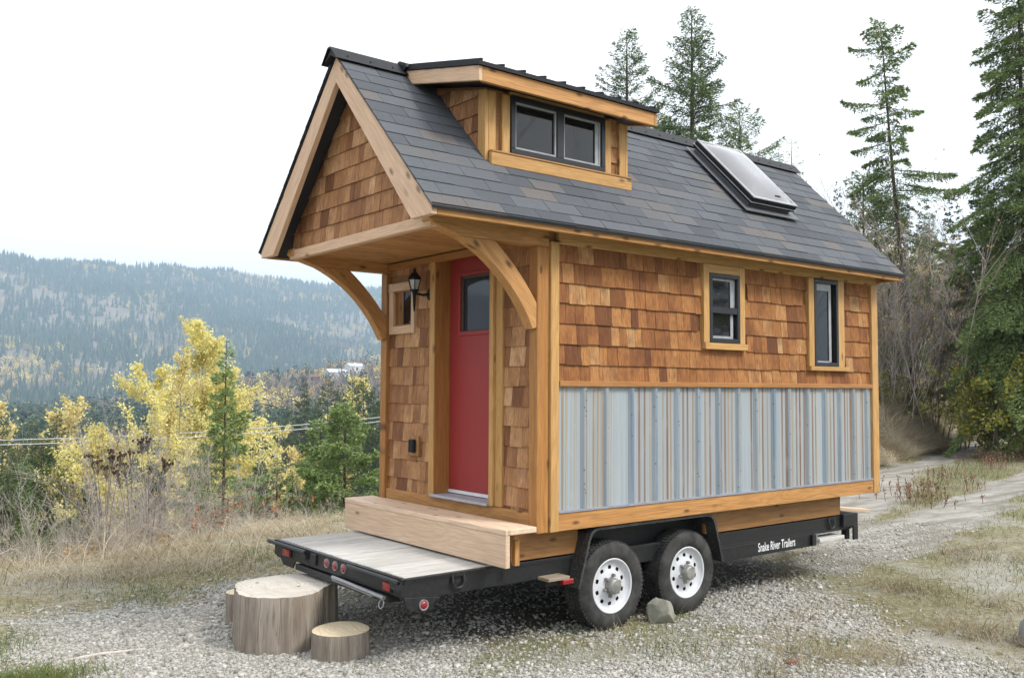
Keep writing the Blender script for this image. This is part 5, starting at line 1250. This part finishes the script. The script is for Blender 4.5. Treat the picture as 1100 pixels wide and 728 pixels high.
for px, d, top, lab, sd in ((168, 24, 500, 'dark conifer low between the broad birch and the tall yellow one', 330), (100, 23, 520, 'dark bushy conifer under the left side of the broad birch', 331), (282, 27, 498, 'dark conifer just right of the thin young conifer', 332), (190, 33, 470, 'slim dark conifer behind the sparse pale birch', 333)):
    put_tree('conifer_tree', lab, 'tree', px, d, top, lambda h: CG(h, h*.20, sd, 16000, 15, .05, .65, leaf=(.18, .055)), (M_COND if sd != 332 else M_CON, M_CONB), GR_L)
# --- stands of tall conifers farther down the slope: one tree of each kind, then copies
def stand(spots, label, group, mats, seed, Rr=.17):
    protos = []
    for i, (px, d, top) in enumerate(spots):
        x, y = at(px, d); z = float(height(x, y))-.3; h = ztop(top, d)-z
        if len(protos) < 3:
            c_, w_, r_ = conifer_geo(25.0, 25*Rr*(1+.12*len(protos)), seed+len(protos), 13000, 5, .06, .72, leaf=(.42, .13), rough=.5, trad=.008)
            o = thing('conifer_tree', label, 'tree', (x, y, z), group); off = np.array([x, y, z])
            mesh_np('trunk', w_[0]+off, w_[1], mats[1], parent=o); mesh_np('crown', c_[0]+off, c_[1], mats[0], r_, parent=o); protos.append(o)
        else:
            p = protos[i % 3]; o = p.copy(); C.objects.link(o); o.location = (x, y, z); o.rotation_euler = (0, 0, i*1.7)
            for ch in p.children: q = ch.copy(); C.objects.link(q); q.parent = o
        o.scale = (h/25*1.0,)*2+(h/25,)
stand(((276, 75, 478), (296, 110, 446), (312, 130, 436), (328, 150, 408), (340, 135, 428), (353, 165, 402), (366, 150, 414), (379, 175, 404), (391, 140, 398), (402, 120, 416), (336, 95, 458), (318, 85, 474), (398, 90, 446)), 'dark conifer in the tall stand between the golden tree and the porch', 'dark conifers in the stand left of the porch', (M_COND, M_CONB), 300)
stand(((6, 95, 450), (22, 120, 462), (38, 130, 454), (63, 150, 440), (88, 110, 468), (74, 90, 482), (205, 120, 470), (160, 130, 462)), 'dark conifer on the slope behind the broad birch and power lines', 'dark conifers behind the birches', (M_COND, M_CONB), 310)
for px, d, top, lab, sd in ((52, 170, 432, 'pale yellow tree in the valley behind the left conifers', 320), (12, 150, 442, 'faded yellow tree at the left edge in the valley', 321), (386, 190, 412, 'golden tree showing beside the porch post', 322), (302, 60, 486, 'small yellow green tree below the golden tree', 323)):
    put_tree('broadleaf_tree', lab, 'tree', px, d, top, lambda h: broad_geo(h, h*.2, sd, 5000, h*.022, 2, .2, .6, 50, .008, elr=(.5, 1.2), reach=1.2), (M_YELP if sd in (320, 321, 323) else M_YEL, M_BIRCH), GR_Y)
put_tree('leafy_bush', 'orange leaved shrub in the dry grass', 'bush', 247, 15, 530, lambda h: broad_geo(h, .26, 43, 380, .05, 4, .2, .6, 26, .008), (M_ORANGE, M_TWIGB))
put_tree('leafy_bush', 'dark shrub with a few orange leaves left of the porch deck', 'bush', 305, 15.5, 532, lambda h: broad_geo(h, .4, 44, 260, .05, 5, .2, .6, 30, .008), (M_ORANGE, M_TWIGB))
for i, (px, d, top, lab) in enumerate(((88, 14.5, 552, 'pale dry shrub in front of the small conifers'), (130, 15, 505, 'grey dry shrub under the broad birch'), (172, 15.5, 498, 'twiggy dry shrub below the thin birch'), (205, 16, 508, 'dense dry shrub left of the thin young conifer'), (272, 16, 540, 'brown dry shrub behind the orange leaved one'), (330, 16, 545, 'dry shrub next to the porch deck'), (45, 15, 578, 'low dry shrub at the left edge'), (70, 13, 572, 'pale wiry shrub low in front of the left dry shrubs'), (112, 12.6, 552, 'pale wiry shrub below the seed heads'), (158, 13, 532, 'pale wiry shrub between the two tan leaf clumps'), (215, 13.6, 545, 'pale wiry shrub left of the orange leaved one'), (290, 14, 556, 'pale wiry shrub against the deck corner'), (20, 13, 592, 'pale wiry shrub at the foot of the dead stems'), (150, 19, 492, 'faint tall dry shrub farther down the slope'))):
    put_tree('bare_shrub', lab, 'shrub', px, d, top, lambda h, i=i: bare_geo(h, 1.3, 70+i, 20, 3, 120 if i % 2 else 0, .045, .0075, .5, 4), (M_TAN, M_TWIGP if i in (0, 3, 6) or i > 6 else M_TWIG), GR_B)
for px, d, top, lab in ((125, 12.8, 573, 'tan leaf clump in the dry grass below the broad birch'), (180, 13.2, 573, 'tan leaf clump in the dry grass below the thin birch')):
    put_tree('leafy_bush', lab, 'bush', px, d, top, lambda h: broad_geo(h, .22, int(px), 220, .07, 4, .3, .6, 14, .01), (M_TAN, M_TWIGB))
# tall weeds with dark seed heads
M_SEED = m_plain('brown_seed', (.085, .048, .028), .95, nvar=.3)
def weed(px, d, heads, lab, seed):
    x, y = at(px, d); z = float(height(x, y)); o = thing('seed_weed', lab, 'weed', (x, y, z), 'dead weeds with seed heads'); g_ = np.random.default_rng(seed)
    A = []; B = []
    for hx, hy in heads:
        b = MB()
        s = (hx-px)/FPX*d; p = np.array([x+R2[0]*s, y+R2[1]*s, ztop(hy, d)]); q = np.array([x, y, z-.05]); m = (p+q)/2+np.array([.03*s, 0, 0]); m = q+(p-q)*.6-np.array([R2[0], R2[1], 0])*s*.22
        A += [q, m]; B += [m, p]
        for k in range(11):
            e = p+np.array([g_.normal(0, .036), g_.normal(0, .036), g_.normal(.0, .016)]); b.lathe([(.004, -.02), (.016, -.006), (.014, .008), (.003, .016)], e, 'z', 6)
            A.append(m+(p-m)*.75); B.append(e)
        b.build('seed_head', M_SEED, o, normals=False)
    W = segs(np.array(A), np.array(B), .0045, .003, 4); mesh_np('stalk', W[0], W[1], M_TWIGB, parent=o)
weed(118, 12.5, ((101, 491), (107, 497), (122, 485), (124, 492), (134, 489), (118, 503)), 'dead weed with a cluster of dark brown seed heads before the broad birch', 1)
weed(165, 12.5, ((154, 476), (161, 474), (180, 495), (182, 499)), 'dead weed with few dark brown seed heads before the thin birch', 2)
weed(148, 13, ((143, 487), (137, 500), (129, 508)), 'dead weed with small seed heads between the other two', 3)
# pale snags at the far left
b = MB()
x, y = at(26, 14); z = float(height(x, y))
b.tube([(x, y, z-.1), (x-.03, y, z+.35), (x+.02, y, z+.75), (x-.06, y+.02, z+1.0)], [.022, .020, .016, .008], 6); b.tube([(x+.02, y, z+.7), (x+.10, y, z+.85)], [.012, .006], 5)
o = b.build('dead_stem', M_BIRCH, None, at_=(x, y, z), smooth=True); tag(o, 'forked pale dead stem at the left edge of the shrubs', 'dead stem')
x, y = at(37, 14.2); z = float(height(x, y)); b = MB(); b.tube([(x, y, z-.1), (x+.02, y, z+.35), (x+.08, y, z+.72)], [.016, .013, .006], 6)
o = b.build('dead_stem', M_BIRCH, None, at_=(x, y, z), smooth=True); tag(o, 'shorter pale dead stem right of the forked one', 'dead stem')
# tall reddish weeds on the strip in the middle of the lane
M_WEED = m_ramp('red_weed', [(0, (.13, .07, .05)), (.5, (.24, .13, .09)), (1, (.36, .25, .16))], .85, transl=.2)
def lane_weeds():
    g_ = np.random.default_rng(31); n = 900; x = 10+g_.random(n)*26; y = road_y(x)+g_.normal(0, .38, n); z = height(x, y)
    k = fbm(x*.7, y*.7, 12, 3) > -.06; x, y, z = x[k], y[k], z[k]; n = len(x); h = g_.uniform(.12, .34, n)
    tip = np.stack([x+g_.normal(0, .05, n), y+g_.normal(0, .05, n), z+h], -1); base = np.stack([x, y, z-.02], -1)
    parts = [segs(base, tip, .006, .003, 3)]; P = []; 
    for q in range(7):
        f = g_.uniform(.45, 1, n)[:, None]; P.append(base+(tip-base)*f)
    P = np.concatenate(P); parts.append(leaf_quads(P, g_.normal(0, .5, P.shape)+[0, 0, .8], .06*g_.uniform(.6, 1.4, len(P)), .022, g_, 1.5))
    V, F = cat(parts); o = mesh_np('lane_weeds', V, F, M_WEED, g_.random(len(F))); o['kind'] = 'stuff'; tag(o, 'reddish dead weeds along the grassy strip in the lane', 'weeds')
lane_weeds()

# ------------------------------------------------------------------ distant forest: one mass
def forest():
    g_ = np.random.default_rng(99)
    def templ(kind, n, seed, lw):
        if kind == 'c': c, w, r = conifer_geo(1.0, .145, seed, n, 60, .06, .8, leaf=(lw, lw*.42), rough=.45); return c[0].reshape(-1, 4, 3)
        if kind == 'k':
            q = []
            for lo_, hi_, rr in ((.05, .50, .17), (.28, .74, .125), (.52, 1.0, .085)):
                a = np.linspace(0, 2*math.pi, 8)[:-1]+g_.random()*6; r_ = rr*g_.uniform(.55, 1.25, 7); z_ = lo_+g_.normal(0, .03, 7)
                B_ = np.stack([np.cos(a)*r_, np.sin(a)*r_, z_], -1); ap = np.array([0, 0, hi_])
                for j in range(7): q.append([ap, ap+[.002, 0, 0], B_[j], B_[(j+1) % 7]])
            return np.array(q)
        P = g_.normal(0, 1, (n, 3)); P = norm(P)*g_.random((n, 1))**.45*[.24, .24, .40]+[0, 0, .58]; P += .04*g_.normal(0, 1, (n, 3))
        return leaf_quads(P, g_.normal(0, 1, (n, 3)), lw, lw*.8, g_, 2)[0].reshape(-1, 4, 3)
    def bare_t(n, seed):
        A = np.zeros((n, 3)); A[:, 2] = g_.uniform(.1, .8, n); a = g_.uniform(0, 6.28, n); l = g_.uniform(.08, .35, n)
        D = np.stack([np.cos(a)*.5, np.sin(a)*.5, np.ones(n)], -1)
        A[:n//3, 2] = g_.uniform(0, .3, n//3); D[:n//3, :2] *= .3
        return leaf_quads(A, D, l*1.4, .035, g_, 2)[0].reshape(-1, 4, 3)
    T = {}
    for lod, (nc, nd, lw) in enumerate(((6500, 4500, .0155), (420, 320, .062), (140, 100, .105), (50, 36, .17))):
        T[lod, 'c'] = [templ('c' if lod < 3 else 'k', nc, 200+lod*10+k, lw) for k in range(6)]; T[lod, 'y'] = [templ('d', nd, 0, lw*.8) for k in range(4)]; T[lod, 'b'] = [bare_t(nd//2+8, 0) for k in range(4)]
    xs, ys, rng_ = [], [], []
    def scat(n, r0, r1, a0, a1, pw=1.0):
        r = (r0**pw+(r1**pw-r0**pw)*g_.random(n))**(1/pw); a = g_.uniform(a0, a1, n); xs.append(CAM[0]+r*np.cos(a)); ys.append(CAM[1]+r*np.sin(a))
    scat(27000, 1450, 4000, .98, 1.52, 2); scat(7500, 320, 1450, .96, 1.52, 1.6); scat(300, 90, 200, .98, 1.52, 1.6); scat(1500, 200, 330, .98, 1.52, 1.6)
    scat(5200, 1450, 4000, .60, .98, 2); scat(1200, 330, 1450, .62, .96, 1.6); scat(260, 140, 330, .62, .98, 1.6)
    n_left = sum(len(q) for q in xs); scat(300, 58, 190, .30, .62, 1.4)
    x = np.concatenate(xs); y = np.concatenate(ys); z = height(x, y); u = y-yedge(x); r = np.hypot(x-CAM[0], y-CAM[1]); right = np.arange(len(x)) >= n_left
    m1 = fbm(x/170, y/170, 301, 4)+.10*g_.normal(0, 1, len(x)); m2 = fbm(x/90+7, y/90, 302, 4)+.10*g_.normal(0, 1, len(x))
    band = np.exp(-((u-1750)/260)**2)*.10+np.exp(-((u-2350)/160)**2)*.07
    kind = np.where(m1+band > .115, 'b', 'c'); kind = np.where((m2 > .21) | ((m2 > .10) & (kind == 'b')) | ((r < 1300) & (r > 250) & (m2 > .17)), 'y', kind)
    sh = np.exp(-(((x-560)/330)**2+((y-820)/330)**2)) > .22
    kind = np.where(sh & (g_.random(len(x)) < .78), 'b', kind); kind = np.where(sh & (g_.random(len(x)) < .10), 'y', kind)
    kind = np.where(right & (g_.random(len(x)) < .8), 'c', kind)
    keep = ~((kind == 'b') & (g_.random(len(x)) < .15)); 
    keep &= ~((r > 1300) & (g_.random(len(x)) < sstep(.02, .2, fbm(x/230+3, y/230, 307, 4))*.42))
    clear = np.hypot(x-560, y-800) < 70; keep &= ~(clear & (g_.random(len(x)) < .75))
    Q = []; Rn = []
    for lod, (a, b_) in enumerate(((0, 170), (170, 480), (480, 1300), (1300, 1e9))):
        for kd in 'cyb':
            ids = np.where(keep & (r >= a) & (r < b_) & (kind == kd))[0]
            for v, tv in enumerate(T[lod, kd]):
                s = ids[v::len(T[lod, kd])]; n = len(s)
                if not n: continue
                hh = g_.uniform(15, 31, n)*np.where(r[s] > 1400, 1.25, 1)*(1 if kd == 'c' else .68); hh *= np.where(right[s], .45, np.where(r[s] < 200, .46, np.where(r[s] < 330, .62, 1))); wd = hh*g_.uniform(.85, 1.35, n)
                rot = g_.uniform(0, 6.28, n); c, q = np.cos(rot), np.sin(rot); t = tv.reshape(1, -1, 3)
                X = (t[..., 0]*c[:, None]-t[..., 1]*q[:, None])*wd[:, None]+x[s][:, None]; Y = (t[..., 0]*q[:, None]+t[..., 1]*c[:, None])*wd[:, None]+y[s][:, None]
                Z = t[..., 2]*hh[:, None]+z[s][:, None]-.3
                Q.append(np.stack([X, Y, Z], -1).reshape(-1, 3).astype(np.float32)); nl = len(tv)
                base = {'c': .22, 'b': .56, 'y': .86}[kd]; tone = base+g_.normal(0, .055 if kd != 'y' else .06, n)
                lo, hi = {'c': (0, .42), 'b': (.48, .68), 'y': (.74, 1)}[kd]
                Rn.append(np.clip(np.repeat(tone, nl)+g_.normal(0, .05, n*nl), lo, hi))
    V = np.concatenate(Q); F = np.arange(len(V)).reshape(-1, 4)
    m = m_ramp('forest_foliage', [(0, (.014, .030, .020)), (.2, (.036, .068, .042)), (.42, (.13, .175, .08)), (.48, (.17, .135, .115)), (.58, (.29, .235, .20)), (.68, (.40, .335, .27)), (.74, (.42, .27, .07)), (.87, (.72, .56, .15)), (1, (.78, .68, .30))], .8, transl=.15)
    o = mesh_np('forest', V, F, m, np.concatenate(Rn)); o['kind'] = 'stuff'; tag(o, 'mixed far forest of conifers and autumn trees over the valley and hillside', 'forest')
forest()
# ------------------------------------------------------------------ houses across the valley
M_FARW = m_plain('white_siding', (.70, .70, .70), .7); M_FARR = m_plain('pale_metal_roof', (.55, .56, .58), .6); M_FARB = m_plain('brown_roof', (.16, .09, .07), .8)
def far_house(px, depth, w, dp, h, wm, rm, lab, dz=0):
    x, y = at(px, depth); z = float(height(x, y))+dz; o = thing('far_house', lab, 'house', (x, y, z), 'houses across the valley')
    b = MB(); b.box(x-w/2, x+w/2, y-dp/2, y+dp/2, z-2, z+h); b.build('wall', wm, o)
    b = MB(); b.prism([(y-dp/2-.5, z+h), (y, z+h+dp*.28), (y+dp/2+.5, z+h)], 'x', x-w/2-.5, x+w/2+.5); b.build('roof', rm, o)
    b = MB()
    for k in range(3): b.box(x-w/2+w*(k+.5)/3-.7, x-w/2+w*(k+.5)/3+.7, y-dp/2-.05, y-dp/2-.005, z+h*.35, z+h*.75)
    for k in range(3):
        pass
    b = MB(); b.box(x-.9, x+.9, y-dp/2-.05, y-dp/2-.005, z+h*.3, z+h*.78); b.build('window', M_GLASS, o)
far_house(364, 840, 24, 12, 5.5, M_FARW, M_FARR, 'wider white house on the far shoulder of the valley', 9)
far_house(381, 850, 15, 10, 5.5, M_FARW, M_FARR, 'smaller white house right of the wider white one', 11)
far_house(333, 830, 16, 10, 4.5, M_FARB, M_FARB, 'brown house left of the white ones across the valley', 9)
# ------------------------------------------------------------------ power lines
M_CABLE = m_plain('aluminium_cable', (.50, .51, .52), .5, .2)
def cable(pa, pb, da, db, lab, sag):
    A = np.array([*at(pa[0], da), ztop(pa[1], da)]); B = np.array([*at(pb[0], db), ztop(pb[1], db)])
    t = np.linspace(-.25, 2.0, 40); P = A+(B-A)*t[:, None]; P[:, 2] += sag*((t-.5)**2-.25)
    b = MB(); b.tube([tuple(p) for p in P], .014, 6, cap=True); o = b.build('power_line', M_CABLE, None, at_=tuple(P[20])); tag(o, lab, 'power line', 'power lines over the slope')
cable((0, 475), (405, 449), 26, 33, 'upper of the two power lines crossing in front of the birches', .5)
cable((0, 480), (405, 453.5), 25.2, 32.2, 'lower of the two power lines crossing in front of the birches', .5)
# ------------------------------------------------------------------ air
def haze():
    b = MB(); b.box(CAM[0]-5230, CAM[0]+5230, CAM[1]-5230, CAM[1]+5230, -140, ZMAX+38)
    t = NT('air'); pv = t.n('ShaderNodeVolumePrincipled', {'Color': (.60, .80, 1.0, 1), 'Density': HAZE, 'Anisotropy': .2})
    t.t.links.new(pv.outputs[0], t.out.inputs['Volume'])
    o = b.build('haze', t.m, None, at_=(0, 0, 0)); o['kind'] = 'stuff'
HAZE = 2.7e-4
if not globals().get('NOHAZE'): haze()
# ------------------------------------------------------------------ light
SUN_EL, SUN_AZ = R(48), R(-62)      # azimuth: direction the light comes from, measured from +x towards +y
EXPO = 1.3
def light():
    w = bpy.data.worlds.new('World'); SC.world = w; w.use_nodes = True; t = w.node_tree; t.nodes.clear()
    sky = t.nodes.new('ShaderNodeTexSky'); sky.sky_type = 'NISHITA'; sky.sun_disc = False; sky.sun_elevation = SUN_EL
    sky.sun_rotation = math.pi/2-SUN_AZ; sky.air_density = 1.0; sky.dust_density = 4.0; sky.ozone_density = 1.0
    hs = t.nodes.new('ShaderNodeHueSaturation'); hs.inputs['Saturation'].default_value = .22; hs.inputs['Value'].default_value = 1.0
    # overcast: the cloud layer evens the clear sky out
    mx = t.nodes.new('ShaderNodeMix'); mx.data_type = 'RGBA'; mx.inputs[0].default_value = .72; mx.inputs[7].default_value = (8.8, 8.9, 9.1, 1)
    bg = t.nodes.new('ShaderNodeBackground'); bg.inputs['Strength'].default_value = .10
    out = t.nodes.new('ShaderNodeOutputWorld')
    t.links.new(sky.outputs[0], hs.inputs['Color']); t.links.new(hs.outputs[0], mx.inputs[6]); t.links.new(mx.outputs[2], bg.inputs['Color']); t.links.new(bg.outputs[0], out.inputs['Surface'])
    l = bpy.data.lights.new('sun', 'SUN'); l.energy = 1.4; l.angle = R(14); l.color = (1, .965, .91)
    o = bpy.data.objects.new('sun', l); C.objects.link(o)
    d = Vector((math.cos(SUN_EL)*math.cos(SUN_AZ), math.cos(SUN_EL)*math.sin(SUN_AZ), math.sin(SUN_EL)))
    o.rotation_euler = d.to_track_quat('Z', 'Y').to_euler(); o.location = (0, 0, 60)
    vs = SC.view_settings; vs.view_transform = 'Standard'; vs.look = 'None'; vs.exposure = EXPO; vs.gamma = 1; vs.use_curve_mapping = False
make_camera(); light()
SC.cycles.max_bounces = 6; SC.cycles.diffuse_bounces = 3; SC.cycles.glossy_bounces = 3; SC.cycles.transmission_bounces = 3; SC.cycles.transparent_max_bounces = 8; SC.cycles.volume_bounces = 0
SC.cycles.use_denoising = True
SC.cycles.sample_clamp_indirect = 4
